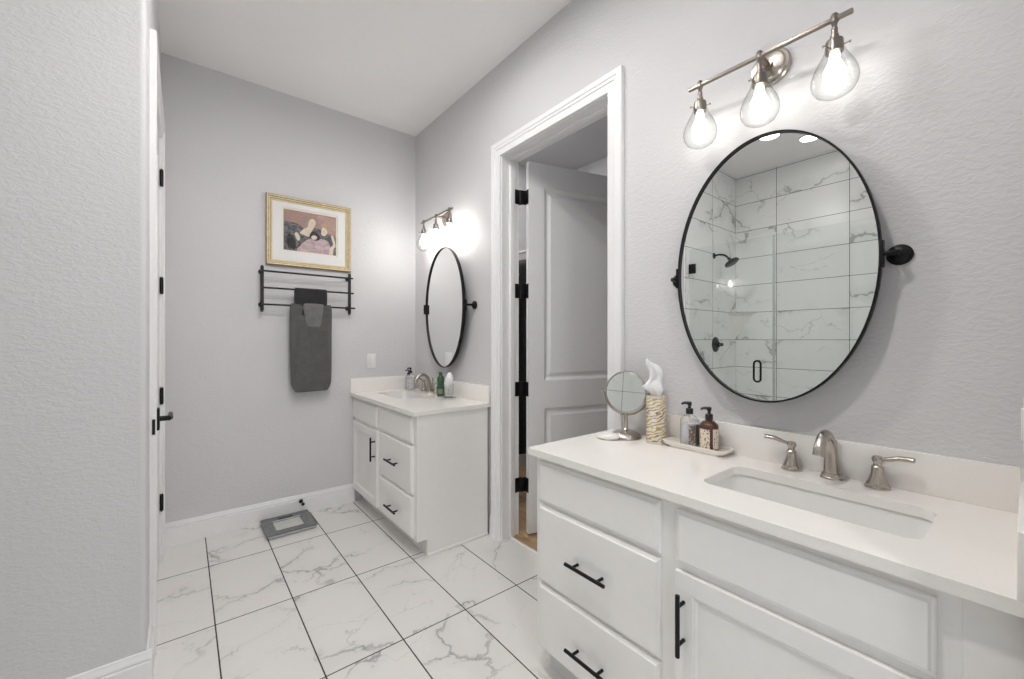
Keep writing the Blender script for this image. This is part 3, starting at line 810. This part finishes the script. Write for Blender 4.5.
wallplate(bm, -pw / 2 + 0.038, iz0, ix0, iz0 + ih, 0.003, 0.010); wallplate(bm, ix0 + iw, iz0, pw / 2 - 0.038, iz0 + ih, 0.003, 0.010)
obj('mat_board', bm, M['mat'], pic, smooth=False)
# abstract watercolour: overlapping soft shapes
def paint(name, c1, c2):
    m, nt, bs = new_mat(name)
    tc = N(nt, 'ShaderNodeTexCoord').outputs['Object']
    nz = N(nt, 'ShaderNodeTexNoise', i_Scale=34.0, i_Detail=5.0, i_Distortion=1.2); L(nt, tc, nz.inputs['Vector'])
    L(nt, ramp(nt, nz.outputs[0], [(0.36, c1), (0.64, c2)]), bs.inputs['Base Color']); bs.inputs['Roughness'].default_value = 0.8
    return m
AP = [M['paper'], paint('paint_salmon', (0.46, 0.27, 0.20), (0.30, 0.23, 0.23)), paint('paint_slate', (0.06, 0.06, 0.065), (0.21, 0.20, 0.21)),
      paint('paint_mauve', (0.42, 0.29, 0.34), (0.60, 0.49, 0.47)), paint('paint_cream', (0.64, 0.54, 0.42), (0.72, 0.64, 0.53)), paint('paint_dark', (0.02, 0.02, 0.022), (0.06, 0.055, 0.06)), paint('paint_ochre', (0.48, 0.36, 0.24), (0.38, 0.24, 0.26))]
bm = BM()
def blob(pts, mi, lay, smooth=True):
    P = [Vector((x, y, 0)) for x, y in pts]
    if smooth:
        n = len(P); out = []
        for i in range(n):
            a, b_, c, d = P[i - 1], P[i], P[(i + 1) % n], P[(i + 2) % n]
            for k in range(5):
                t = k / 5
                out.append(0.5 * ((2 * b_) + (c - a) * t + (2 * a - 5 * b_ + 4 * c - d) * t * t + (-a + 3 * b_ - 3 * c + d) * t ** 3))
        P = out
    q = []
    for p in P:
        u, v = min(max(p.x, 0), 1), min(max(p.y, 0), 1)
        q.append(bm.verts.new((ix0 + 0.012 + u * (iw - 0.024), -(0.0042 + 0.0003 * lay), iz0 + 0.012 + (1 - v) * (ih - 0.024))))
    e = [bm.edges.new((q[i], q[(i + 1) % len(q)])) for i in range(len(q))]
    r_ = bmesh.ops.triangle_fill(bm, use_beauty=True, use_dissolve=False, edges=e)
    for g in r_['geom']:
        if isinstance(g, bmesh.types.BMFace): g.material_index = mi
box(bm, (ix0, -0.004, iz0), (ix0 + iw, -0.003, iz0 + ih))
blob([(0, 0), (1, 0), (1, 1), (0, 1)], 1, 0, False)
blob([(0, .36), (.12, .30), (.30, .34), (.40, .50), (.46, .80), (.40, 1), (0, 1)], 2, 1)
blob([(.44, .42), (.60, .36), (.72, .40), (.86, .48), (1, .55), (1, 1), (.70, 1), (.46, .72)], 2, 1)
blob([(.62, .05), (.80, .04), (.98, .12), (.97, .38), (.86, .44), (.70, .30)], 6, 1)
blob([(.27, 1), (.33, .82), (.44, .68), (.60, .63), (.74, .62), (.86, .70), (.84, 1)], 3, 2)
blob([(.30, .54), (.36, .44), (.44, .36), (.47, .20), (.54, .14), (.60, .22), (.56, .36), (.52, .46), (.46, .60), (.38, .58)], 4, 3)
blob([(.70, .44), (.73, .32), (.79, .34), (.83, .42), (.78, .52), (.72, .52)], 4, 3)
blob([(.48, .52), (.54, .46), (.64, .50), (.68, .62), (.60, .68), (.50, .64)], 5, 3)
blob([(.51, .60), (.56, .55), (.62, .58), (.60, .65), (.53, .66)], 4, 4)
blob([(.20, .58), (.25, .54), (.30, .66), (.26, .74)], 4, 3)
blob([(.86, 1), (.88, .82), (.94, .72), (.90, .52), (.94, .50), (.99, .74), (.95, .84), (.93, 1)], 4, 4)
blob([(.06, .66), (.14, .60), (.22, .78), (.20, .95), (.08, .92)], 5, 2)
obj('print', bm, AP, pic, smooth=False, recalc=True, label='abstract print in salmon, slate and mauve')
bm = BM(); box(bm, (-pw / 2 + 0.039, -0.0125, 0.039), (pw / 2 - 0.039, -0.0115, ph - 0.039)); obj('picture_glass', bm, M['picglass'], pic, smooth=False)

# ------------------------------------------------------------------ towel rack
rack = thing('towel_rack', 'black three-bar towel rack on the end wall below the picture', 'towel rack', (0.715, YB, 1.63))
rods = [(1.752, 0.068), (1.637, 0.068), (1.522, 0.068)]
for x in (0.424, 1.008):
    bm = BM(); lx = x - 0.715
    pr = [(-0.0105, -0.150), (0.0105, -0.150), (0.0105, 0.150)] + [(0.0105 * math.cos(a), 0.150 + 0.0105 * math.sin(a)) for a in [PI * k / 8 for k in range(1, 8)]] + [(-0.0105, 0.150)] + [(-0.0105 * math.cos(a), -0.150 - 0.0105 * math.sin(a)) for a in [PI * k / 8 for k in range(1, 8)]]
    loft(bm, [[(lx + u, -0.050, v) for u, v in pr], [(lx + u, -0.058, v) for u, v in pr]])
    for zz in (0.122, -0.108): cyl(bm, (lx, -0.0005, zz), (lx, -0.051, zz), 0.008, 14); 
    for zz in (0.122, -0.108): lathe(bm, [(0.0, 0), (0.017, 0), (0.017, 0.005), (0.0, 0.006)], axis_mat((lx, -0.0005, zz), (0, -1, 0)), 20)
    for z, d in rods: cyl(bm, (lx, -0.056, z - 1.63), (lx, -0.0765, z - 1.63), 0.0075, 14)
    obj('post', bm, M['rackblack'], rack)
for (z, d), xe in zip(rods, (1.030, 1.036, 1.046)):
    bm = BM(); cyl(bm, (0.420 - 0.715, -d, z - 1.63), (xe - 0.715, -d, z - 1.63), 0.0066, 14, bev=0.001)
    obj('bar', bm, M['rackblack'], rack)

def towel(name, label, mat, x0, x1, zbar, front, back, th, gap, taper=0.0, cut=0.0, seed=0, group=None, wav=0.004):
    """cloth folded over a bar: closed strip cross-section swept across the width"""
    yb = YB - 0.068
    root = None
    r0 = 0.0058 + gap
    nx = 26
    def sec(off):
        pts = []
        rr_ = r0 + off
        for k in range(15): pts.append((-rr_ + 0.000, zbar - front * (1 - k / 15.0)))
        for k in range(11):
            a = PI - PI * k / 10; pts.append((rr_ * math.cos(a), zbar + rr_ * math.sin(a)))
        for k in range(1, 11): pts.append((rr_, zbar - back * k / 10.0))
        return pts
    inner, outer = sec(0.0), sec(th)
    loop = outer + list(reversed(inner))
    bm = BM(); rings = []
    for i in range(nx + 1):
        f = i / nx; s_ = f * 2 - 1
        ring = []
        for dy, z in loop:
            drop = max(0, zbar - z) / max(front, 1e-3)
            zz = z
            edge = max(0, (abs(s_) - 0.80) / 0.20)
            if dy < 0 and drop > 0.8: zz = z + cut * edge * (drop - 0.8) / 0.2
            x = (x0 + x1) / 2 + (x1 - x0) / 2 * s_ * (1 - taper * drop)
            w = wav * noise.noise(Vector((x * 14 + seed, zz * 3.0, seed))) * min(1, drop * 3) + 0.4 * wav * noise.noise(Vector((x * 45, zz * 9, seed + 3)))
            rnd = 0.006 * (abs(s_) ** 6) * (1 if dy < 0 else 0)
            ring.append((x, yb + dy + (w + rnd if dy < -r0 * 0.5 else 0.0), zz))
        rings.append(ring)
    loft(bm, rings)
    o = obj(name, bm, mat, None, angle=50)
    c = Vector(((x0 + x1) / 2, yb, zbar - front))
    for v in o.data.vertices: v.co -= c
    o.location = c
    sub = o.modifiers.new('soft', 'SUBSURF'); sub.levels = 1; sub.render_levels = 1
    return tag(o, label, 'towel')
towel('hand_towel', 'dark charcoal folded towel on the middle bar, behind the big one', M['towel_dark'], 0.620, 0.842, 1.637, 0.20, 0.16, 0.008, 0.001, seed=2)
towel('bath_towel', 'long charcoal grey bath towel hanging from the lowest bar', M['towel'], 0.590, 0.876, 1.522, 0.622, 0.50, 0.010, 0.001, taper=0.025, cut=0.060, seed=5, wav=0.009)
towel('washcloth', 'small lighter grey washcloth laid over the long bath towel', M['towel_light'], 0.674, 0.814, 1.522, 0.150, 0.10, 0.005, 0.0135, taper=0.27, cut=0.012, seed=9, wav=0.005)

# ------------------------------------------------------------------ outlets
def outlet(loc, rz, label):
    root = thing('wall_outlet', label, 'outlet', loc, rz)
    bm = BM(); box(bm, (-0.036, -0.006, -0.058), (0.036, -0.0005, 0.058), 0.002); obj('cover_plate', bm, M['plastic'], root)
    bm = BM(); box(bm, (-0.017, -0.0095, -0.034), (0.017, -0.005, 0.034), 0.0015)
    for z in (-0.018, 0.018):
        for x in (-0.006, 0.006): box(bm, (x - 0.001, -0.0098, z - 0.004), (x + 0.001, -0.0094, z + 0.004))
    obj('receptacle', bm, M['plastic'], root)
outlet((1.196, YB, 1.106), 0.0, 'white wall outlet left of the far oval mirror')
outlet((1.455, 0.0, 1.092), PI, 'white wall outlet at the right edge above the near countertop')

# ------------------------------------------------------------------ bathroom scale and door stop
sc = thing('bathroom_scale', 'grey glass bathroom scale with clear centre on the marble floor by the baseboard', 'scale', (0.566, 3.160, 0), math.radians(0.5))
bm = BM()
plate_with_hole(bm, rrect(-0.150, -0.150, 0.150, 0.150, 0.012), [rrect(-0.088, -0.094, 0.078, 0.052, 0.012)], 0.022, 0.030); obj('platform', bm, M['scale_grey'], sc, angle=40)
bm = BM(); pts = rrect(-0.0885, -0.0945, 0.0785, 0.0525, 0.012); loft(bm, [[(x, y, 0.0225) for x, y in pts], [(x, y, 0.0295) for x, y in pts]]); obj('centre_panel', bm, M['scale_clear'], sc, angle=40, label='clear centre panel')
bm = BM(); box(bm, (-0.050, 0.090, 0.0300), (0.045, 0.122, 0.0312), 0.0005); obj('display', bm, M['lcd'], sc, label='dark display')
bm = BM(); box(bm, (-0.086, 0.060, 0.0300), (0.086, 0.076, 0.0308), 0.0003); obj('accent_strip', bm, M['silver'], sc, label='silver strip')
bm = BM(); pts = rrect(-0.143, -0.143, 0.143, 0.143, 0.012); loft(bm, [[(x, y, 0.006) for x, y in pts], [(x, y, 0.0222) for x, y in pts]]); obj('base_body', bm, M['silver'], sc, angle=40, label='silver base')
for x in (-0.115, 0.115):
    for y in (-0.115, 0.115):
        bm = BM(); cyl(bm, (x, y, 0), (x, y, 0.007), 0.018, 20); obj('foot', bm, M['black_plastic'], sc)
ds = thing('door_stop', 'small black door stop on the baseboard behind the scale', 'door stop', (0.674, YB - 0.0165, 0.098))
bm = BM(); lathe(bm, [(0.0, 0), (0.014, 0), (0.013, 0.006), (0.006, 0.010), (0.0, 0.010)], axis_mat((0, 0, 0), (0, -1, 0)), 20); cyl(bm, (0, -0.008, 0), (0, -0.062, 0), 0.0042, 12); obj('rod', bm, M['black'], ds)
bm = BM(); lathe(bm, [(0.0, 0), (0.009, 0), (0.011, 0.006), (0.011, 0.014), (0.0, 0.016)], axis_mat((0, -0.060, 0), (0, -1, 0)), 18); obj('rubber_tip', bm, M['black_plastic'], ds)

# ------------------------------------------------------------------ things on the near counter
ZS = ZT + 0.0003
# tilting make-up mirror
fwd = Vector((-1.0, -0.34, 0)).normalized()
mk = thing('makeup_mirror', 'round brushed nickel make-up mirror on a stand by the closet door frame', 'mirror', (1.482, 1.075, ZS), math.atan2(fwd.y, fwd.x))
bm = BM(); lathe(bm, [(0.0, 0), (0.066, 0), (0.066, 0.004), (0.061, 0.014), (0.040, 0.027), (0.014, 0.034), (0.0095, 0.040), (0.0085, 0.10), (0.0, 0.10)], Matrix(), 36); obj('stand', bm, M['nickel'], mk)
tl = axis_mat((0, 0, 0.192), (1, 0, 0.10))
bm = BM(); lathe(bm, [(0.0, -0.010), (0.080, -0.010), (0.089, -0.006), (0.091, 0.0), (0.089, 0.006), (0.084, 0.008), (0.083, 0.0045), (0.0, 0.0045)], tl, 56); hd = obj('mirror_head', bm, M['nickel'], mk)
bm = BM(); lathe(bm, [(0.0, 0.0046), (0.0825, 0.0046), (0.0825, 0.0066), (0.0, 0.0066)], tl, 56); obj('mirror_glass', bm, M['mirror'], hd, smooth=False)
bm = BM()
arc = [(0.0 - 0.004, 0.096 * math.sin(a), 0.192 - 0.096 * math.cos(a)) for a in [math.radians(d) for d in range(-90, 91, 10)]]
tube(bm, arc, 0.004, 10)
for k in (-1, 1):
    cyl(bm, (-0.004, k * 0.088, 0.192), (-0.004, k * 0.103, 0.192), 0.0045, 10); lathe(bm, [(0.0, 0), (0.007, 0.001), (0.007, 0.006), (0.0, 0.007)], axis_mat((-0.004, k * 0.101, 0.192), (0, k, 0)), 14)
obj('yoke', bm, M['nickel'], mk)
# soap bar
bm = BM()
lathe(bm, [(0.0, 0), (0.030, 0.0), (0.042, 0.004), (0.047, 0.010), (0.044, 0.016), (0.036, 0.019), (0.0, 0.020)], Matrix.Diagonal((0.80, 1.12, 1.2, 1)), 40)
o = obj('soap_bar', bm, M['soap'], None, angle=60); o.location = (1.396, 1.105, ZS); o.rotation_euler = (0, 0, 0.35)
tag(o, 'white oval soap bar lying before the make-up mirror', 'soap')
# tissue canister
tc_ = thing('tissue_canister', 'tall round tissue canister with gold swirl pattern on the near counter', 'tissue box', (1.505, 0.945, ZS))
bm = BM(); lathe(bm, [(0.0, 0.0), (0.037, 0.0), (0.0385, 0.003), (0.0385, 0.184), (0.037, 0.188), (0.022, 0.188), (0.022, 0.150), (0.0, 0.150)], Matrix(), 44); can_o = obj('canister_body', bm, M['canister'], tc_)
M['rim'] = simple('canister_rim', (0.66, 0.60, 0.48), 0.35, 0.2)
for z in (0.0, 0.181):
    bm = BM(); lathe(bm, [(0.0385, z), (0.0395, z + 0.001), (0.0395, z + 0.006), (0.0385, z + 0.007)], Matrix(), 44, False, False); obj('rim', bm, M['rim'], tc_)
bm = BM(); rings = []
n = 28; ctrl = [(0.155, 0.016, 0.0, 0.0), (0.190, 0.019, 0.0, -0.004), (0.203, 0.024, -0.004, 0.002), (0.218, 0.032, -0.004, 0.010), (0.232, 0.036, 0.0, 0.014), (0.246, 0.030, 0.003, 0.010), (0.262, 0.028, 0.0, 0.004), (0.280, 0.027, -0.004, 0.004), (0.298, 0.024, -0.004, 0.010), (0.310, 0.020, -0.004, 0.020), (0.322, 0.013, -0.006, 0.030), (0.333, 0.005, -0.006, 0.038), (0.336, 0.001, -0.006, 0.040)]
vx = Vector((math.sin(math.radians(38.6)), math.cos(math.radians(38.6)), 0)); side = Vector((-math.cos(math.radians(38.6)), math.sin(math.radians(38.6)), 0))
for j, (z, r_, dx, dl) in enumerate(ctrl):
    ring = []
    for i in range(n):
        a = 2 * PI * i / n
        cr = 1 + 0.22 * math.sin(3 * a + j * 0.55) + 0.55 * noise.noise(Vector((math.cos(a) * 2.2, math.sin(a) * 2.2, j * 0.75))) + 0.25 * noise.noise(Vector((math.cos(a) * 5, math.sin(a) * 5, j * 1.3)))
        p = side * (dl + r_ * cr * math.cos(a)) + vx * (dx + 0.62 * r_ * cr * math.sin(a))
        ring.append((p.x, p.y, z + 0.007 * math.sin(2 * a + j)))
    rings.append(ring)
loft(bm, rings); o = obj('tissue', bm, M['tissue'], tc_, angle=50, label='white tissue pulled up'); sb = o.modifiers.new('soft', 'SUBSURF'); sb.levels = 1; sb.render_levels = 1
# tray
tr = thing('vanity_tray', 'cream rectangular tray holding two pump bottles', 'tray', (1.518, 0.782, ZS))
bm = BM()
def rr2(hx, hy, z, r_): return [(x, y, z) for x, y in rrect(-hx, -hy, hx, hy, r_, 5)]
loft(bm, [rr2(0.034, 0.095, 0.0, 0.010), rr2(0.034, 0.095, 0.006, 0.010), rr2(0.041, 0.114, 0.010, 0.014), rr2(0.0450, 0.122, 0.022, 0.018), rr2(0.0430, 0.120, 0.0238, 0.017), rr2(0.039, 0.115, 0.0228, 0.015), rr2(0.037, 0.111, 0.014, 0.014)])
obj('dish', bm, M['tray'], tr, angle=40)
ZTR = ZS + 0.0142
def pump(bm, z, d, k=1.0):
    lathe(bm, [(0.0, z), (0.0135 * k, z), (0.0135 * k, z + 0.018), (0.012 * k, z + 0.020), (0.006, z + 0.021), (0.005, z + 0.030), (0.0075, z + 0.031), (0.0085, z + 0.043), (0.006, z + 0.046), (0.0, z + 0.046)], Matrix(), 20)
    d = Vector((*d, 0)).normalized()
    q = Vector((0, 0, z + 0.040))
    tube(bm, [q, q + d * 0.014 + Vector((0, 0, 0.001)), q + d * 0.024 + Vector((0, 0, -0.001)), q + d * 0.028 + Vector((0, 0, -0.006))], [0.0065, 0.0055, 0.0045, 0.0035], 10)
view = (-0.45, 0.9)
def label_arc(bm, r_, a0, a1, z0, z1, n=10):
    v = [[bm.verts.new((r_ * math.cos(a0 + (a1 - a0) * i / n), r_ * math.sin(a0 + (a1 - a0) * i / n), z)) for i in range(n + 1)] for z in (z0, z1)]
    v2 = [[bm.verts.new(((r_ - 0.0006) * math.cos(a0 + (a1 - a0) * i / n), (r_ - 0.0006) * math.sin(a0 + (a1 - a0) * i / n), z)) for i in range(n + 1)] for z in (z0, z1)]
    for i in range(n):
        bm.faces.new((v[0][i], v[0][i + 1], v[1][i + 1], v[1][i])); bm.faces.new((v2[0][i], v2[1][i], v2[1][i + 1], v2[0][i + 1]))
    for i in (0, n): bm.faces.new((v[0][i], v[1][i], v2[1][i], v2[0][i]))
    for k in (0, 1):
        for i in range(n): bm.faces.new((v[k][i], v[k][i + 1], v2[k][i + 1], v2[k][i]))
def bottle(name, label, loc, h, r_, body, lab, to_cam, clear=False, lab2=None, cat='soap bottle'):
    root = thing(name, label, cat, loc)
    bm = BM()
    prof = [(0.0, 0), (r_ - 0.002, 0), (r_, 0.003), (r_, h * 0.76), (r_ * 0.93, h * 0.84), (r_ * 0.62, h * 0.93), (0.0115, h * 0.97), (0.0115, h), (0.0, h)]
    lathe(bm, prof, Matrix(), 32)
    bd = obj('bottle_body', bm, body, root, angle=60)
    if clear:
        bm = BM(); lathe(bm, [(0.0, 0.0025), (r_ - 0.004, 0.0025), (r_ - 0.0025, 0.005), (r_ - 0.0025, h * 0.70), (0.0, h * 0.70)], Matrix(), 32); obj('liquid', bm, M['liquid'], bd, angle=50)
        bm = BM(); cyl(bm, (0, 0, h * 0.70), (0, 0, h * 0.985), 0.003, 10); obj('dip_tube', bm, M['plastic'], bd)
    a = math.atan2(to_cam[1], to_cam[0])
    return root, bd, a
# clear bottle
c0 = Vector((0 - 1.53, 0 - 0.832))
rt, bd, a = bottle('soap_dispenser', 'clear pump bottle with black pump, left one on the tray', (1.522, 0.812, ZTR), 0.120, 0.0335, M['glass'], None, c0, True)
bm = BM(); label_arc(bm, 0.0339, a - 0.10, a + 0.62, 0.008, 0.078); obj('label_band', bm, M['label_brown'], bd)
bm = BM(); label_arc(bm, 0.0339, a + 0.72, a + 1.55, 0.008, 0.080); obj('label_band', bm, M['label_brown_plain'], bd)
bm = BM(); pump(bm, 0.119, (-0.55, 0.85)); obj('pump', bm, M['black_plastic'], rt)
# amber bottle
rt, bd, a = bottle('soap_dispenser', 'amber brown pump bottle with cream label, right one on the tray', (1.517, 0.734, ZTR), 0.110, 0.0325, M['amber'], None, Vector((-1.53, -0.76)))
bm = BM(); label_arc(bm, 0.0331, a - 1.30, a + 0.05, 0.006, 0.076); obj('label_band', bm, M['label_cream'], bd)
bm = BM(); label_arc(bm, 0.0331, a + 0.38, a + 1.30, 0.006, 0.078); obj('label_band', bm, M['label_cream'], bd)
bm = BM(); pump(bm, 0.109, (-0.55, 0.85)); obj('pump', bm, M['black_plastic'], rt)

# ------------------------------------------------------------------ things on the far counter
rt, bd, a = bottle('soap_dispenser', 'clear pump bottle with white label behind the far faucet', (1.480, 3.205, ZS), 0.140, 0.037, M['glass'], None, Vector((-1.5, -3.2)), True)
bm = BM(); label_arc(bm, 0.0375, a - 0.7, a + 0.7, 0.02, 0.095); obj('label_band', bm, M['label_white'], bd)
bm = BM(); pump(bm, 0.139, (-0.9, 0.3)); obj('pump', bm, M['black_plastic'], rt)
rt, bd, a = bottle('soap_dispenser', 'smaller clear pump bottle in the corner behind the labelled one on the far counter', (1.500, 3.285, ZS), 0.118, 0.030, M['glass'], None, Vector((-1.5, -3.2)), True)
bm = BM(); pump(bm, 0.117, (-0.9, 0.3)); obj('pump', bm, M['black_plastic'], rt)
gb = thing('green_bottle', 'dark green bottle standing right of the far faucet', 'bottle', (1.487, 2.705, ZS))
bm = BM(); lathe(bm, [(0.0, 0), (0.026, 0), (0.028, 0.003), (0.028, 0.125), (0.024, 0.140), (0.013, 0.150), (0.0, 0.150)], Matrix(), 28); bd = obj('bottle_body', bm, M['green'], gb, angle=60)
bm = BM(); label_arc(bm, 0.0284, math.atan2(-2.75, -1.52) - 0.9, math.atan2(-2.75, -1.52) + 0.6, 0.02, 0.055); obj('label_band', bm, M['greenlabel'], bd)
bm = BM(); cyl(bm, (0, 0, 0.149), (0, 0, 0.176), 0.013, 18, bev=0.001); obj('cap', bm, M['green'], gb)
# clear tumbler with white scrubber on a small chrome coaster
co = thing('chrome_coaster', 'small chrome coaster under the glass tumbler on the far counter', 'coaster', (1.468, 2.555, ZS))
bm = BM(); lathe(bm, [(0.0, 0), (0.052, 0), (0.055, 0.002), (0.055, 0.008), (0.051, 0.010), (0.049, 0.005), (0.0, 0.005)], Matrix(), 36); obj('dish', bm, M['chrome'], co)
gl = thing('glass_tumbler', 'clear glass tumbler right of the green bottle', 'glass', (1.468, 2.555, ZS + 0.0052))
bm = BM(); lathe(bm, [(0.0, 0), (0.030, 0), (0.032, 0.002), (0.036, 0.10), (0.0345, 0.10), (0.0305, 0.010), (0.0, 0.008)], Matrix(), 32); obj('tumbler_body', bm, M['glass'], gl, angle=50)
bm = BM(); lathe(bm, [(0.0, 0.001), (0.0295, 0.001), (0.030, 0.004), (0.030, 0.0085), (0.0, 0.0075)], Matrix(), 32); obj('chrome_bottom', bm, M['chrome'], gl)
sbm = BM()
bmesh.ops.create_icosphere(sbm, subdivisions=4, radius=1.0)
for v in sbm.verts:
    n_ = v.co.normalized()
    k = 1 + 0.10 * noise.noise(n_ * 5.0) + 0.06 * noise.noise(n_ * 14.0)
    t = (n_.z + 1) / 2
    v.co = Vector((n_.x * (0.023 + 0.006 * math.sin(t * PI)) * k, n_.y * (0.023 + 0.009 * math.sin(t * PI)) * k, 0.068 * n_.z * k))
sp = thing('bath_puff', 'white puff standing in the glass tumbler on the far counter', 'bath puff', (1.468, 2.555, ZS + 0.122))
obj('puff_head', sbm, M['tissue'], sp, angle=180).rotation_euler = (0.32, 0.0, 0.0)
bm = BM(); cyl(bm, (0, 0, -0.098), (0, 0, -0.060), 0.004, 10); obj('puff_stem', bm, M['chrome'], sp)

# ------------------------------------------------------------------ shower (seen in the near mirror)
YE = YN - 0.011
XG = -0.70
sd = thing('glass_shower_door', 'frameless glass shower door with black loop handle, in the mirror reflection', 'shower door', (XG, 1.66, 0.11))
bm = BM(); box(bm, (-0.005, 1.296 - 1.66, 0.0), (0.005, YE - 0.006 - 1.66, 2.02), 0.001); pn = obj('glass_panel', bm, M['showerglass'], sd, smooth=False)
bm = BM()
box(bm, (-0.0055, 1.290 - 1.66, 0.0), (0.0055, 1.296 - 1.66, 2.02))
obj('edge_seal', bm, M['glassedge'], sd, smooth=False)
for z in (0.25, 1.79):
    bm = BM(); box(bm, (-0.011, YE - 0.062 - 1.66, z), (0.011, YE - 1.66, z + 0.09), 0.002); obj('hinge', bm, M['black'], sd)
bm = BM()
loop = [(0.052, 1.392 - 1.66 + 0.026 * math.cos(a), 1.018 + (0.060 if math.sin(a) >= 0 else -0.060) + 0.026 * math.sin(a) - 0.11) for a in [2 * PI * k / 32 for k in range(33)]]
loop.append(loop[0])
tube(bm, loop, 0.0082, 10)
for z in (0.822, 0.994): cyl(bm, (0.005, 1.392 - 1.66, z), (0.052, 1.392 - 1.66, z), 0.0055, 10)
obj('handle', bm, M['black'], sd)
sp2 = thing('fixed_glass_panel', 'fixed glass shower panel right of the glass door, in the mirror reflection', 'shower panel', (XG, 0.64, 0.101))
bm = BM(); box(bm, (-0.005, 0.006 - 0.64, 0.0), (0.005, 1.280 - 0.64, 2.03), 0.001); obj('glass_panel', bm, M['showerglass'], sp2, smooth=False)
bm = BM(); box(bm, (-0.0055, 1.280 - 0.64, 0.0), (0.0055, 1.286 - 0.64, 2.03)); obj('edge_seal', bm, M['glassedge'], sp2, smooth=False)
sh = thing('shower_sprayer', 'black shower head and arm on the tiled end wall, in the mirror reflection', 'shower head', (-1.195, YE, 2.135))
bm = BM()
lathe(bm, [(0.0, 0), (0.030, 0), (0.028, 0.006), (0.014, 0.012), (0.0, 0.012)], axis_mat((0, 0, 0), (0, -1, 0)), 24)
tube(bm, spline([(0, -0.005, 0), (0, -0.06, 0.004), (0, -0.11, -0.012), (0, -0.145, -0.048)], 5), 0.0095, 12)
obj('arm', bm, M['black'], sh)
bm = BM(); lathe(bm, [(0.0, 0), (0.014, 0), (0.017, 0.012), (0.013, 0.024), (0.030, 0.036), (0.066, 0.048), (0.070, 0.054), (0.070, 0.062), (0.064, 0.066), (0.0, 0.066)], axis_mat((0, -0.143, -0.045), (0, -0.55, -0.83)), 32); obj('spray_head', bm, M['black'], sh)
sv = thing('shower_valve', 'round black shower valve below the shower head, in the mirror reflection', 'shower valve', (-1.225, YE, 1.228))
bm = BM(); lathe(bm, [(0.0, 0), (0.078, 0), (0.076, 0.006), (0.060, 0.011), (0.030, 0.016), (0.026, 0.04), (0.0, 0.041)], axis_mat((0, 0, 0), (0, -1, 0)), 36); obj('valve_plate', bm, M['black'], sv)
bm = BM(); cyl(bm, (0, -0.038, 0), (0, -0.075, 0), 0.017, 20, bev=0.003); tube(bm, [(0, -0.06, 0), (0.03, -0.064, 0.0), (0.07, -0.066, 0.0)], [0.009, 0.008, 0.007], 10); obj('valve_handle', bm, M['black'], sv)
ss = thing('corner_shelf', 'marble corner shelf in the tiled shower corner, in the mirror reflection', 'shelf', (XS, YE, 1.575))
bm = BM(); tri = [(0.0005, -0.0005), (0.205, -0.0005), (0.18, -0.05), (0.05, -0.18), (0.0005, -0.205)]
loft(bm, [[(x, y, -0.012) for x, y in tri], [(x, y, 0.0) for x, y in tri]]); obj('shelf_top', bm, M['shower_end'], ss, smooth=False)
bm = BM(); a_ = [(0.0005, -0.0005, -0.012), (0.185, -0.0005, -0.012), (0.0005, -0.185, -0.012)]; vs = [bm.verts.new(p) for p in a_] + [bm.verts.new((0.0005, -0.0005, -0.275))]
for q in ((0, 1, 2), (0, 3, 1), (1, 3, 2), (0, 2, 3)): bm.faces.new([vs[k] for k in q])
obj('corbel', bm, M['counter'], ss, smooth=False)

# ------------------------------------------------------------------ guessed closet contents, added to darken the hinge gap
M['dark_cloth'] = terry('dark_garment_cloth', (0.016, 0.016, 0.018))
rod = thing('closet_rod', 'closet rod above the dark garment behind the open door', 'closet rod', (2.25, 2.70, 2.02))
bm = BM(); cyl(bm, (0, -0.62, 0), (0, 0.495, 0), 0.014, 14); obj('rod', bm, M['chrome'], rod)
gm = thing('added_garment', 'guessed dark garment added in the closet to darken the hinge gap', 'garment', (2.25, 2.55, 2.0))
bm = BM(); rings = []
for z, w, d in ((-0.06, 0.05, 0.03), (-0.09, 0.16, 0.045), (-0.14, 0.225, 0.06), (-0.30, 0.235, 0.065), (-0.8, 0.24, 0.07), (-1.3, 0.25, 0.075), (-1.62, 0.255, 0.08)):
    ring = []
    for k in range(40):
        a = 2 * PI * k / 40
        f = 1 + 0.16 * math.sin(7 * a + z) + 0.1 * noise.noise(Vector((math.cos(a) * 3, math.sin(a) * 3, z * 1.5)))
        ring.append((w * math.cos(a), d * math.sin(a) * f, z))
    rings.append(ring)
loft(bm, rings); obj('cloth', bm, M['dark_cloth'], gm, angle=60)
bm = BM(); tube(bm, [(0.0, 0, -0.075), (0, 0, 0.0), (0.012, 0, 0.030), (0.0, 0, 0.040), (-0.016, 0, 0.030), (-0.018, 0, 0.018)], 0.003, 8); obj('hanger_hook', bm, M['chrome'], gm)
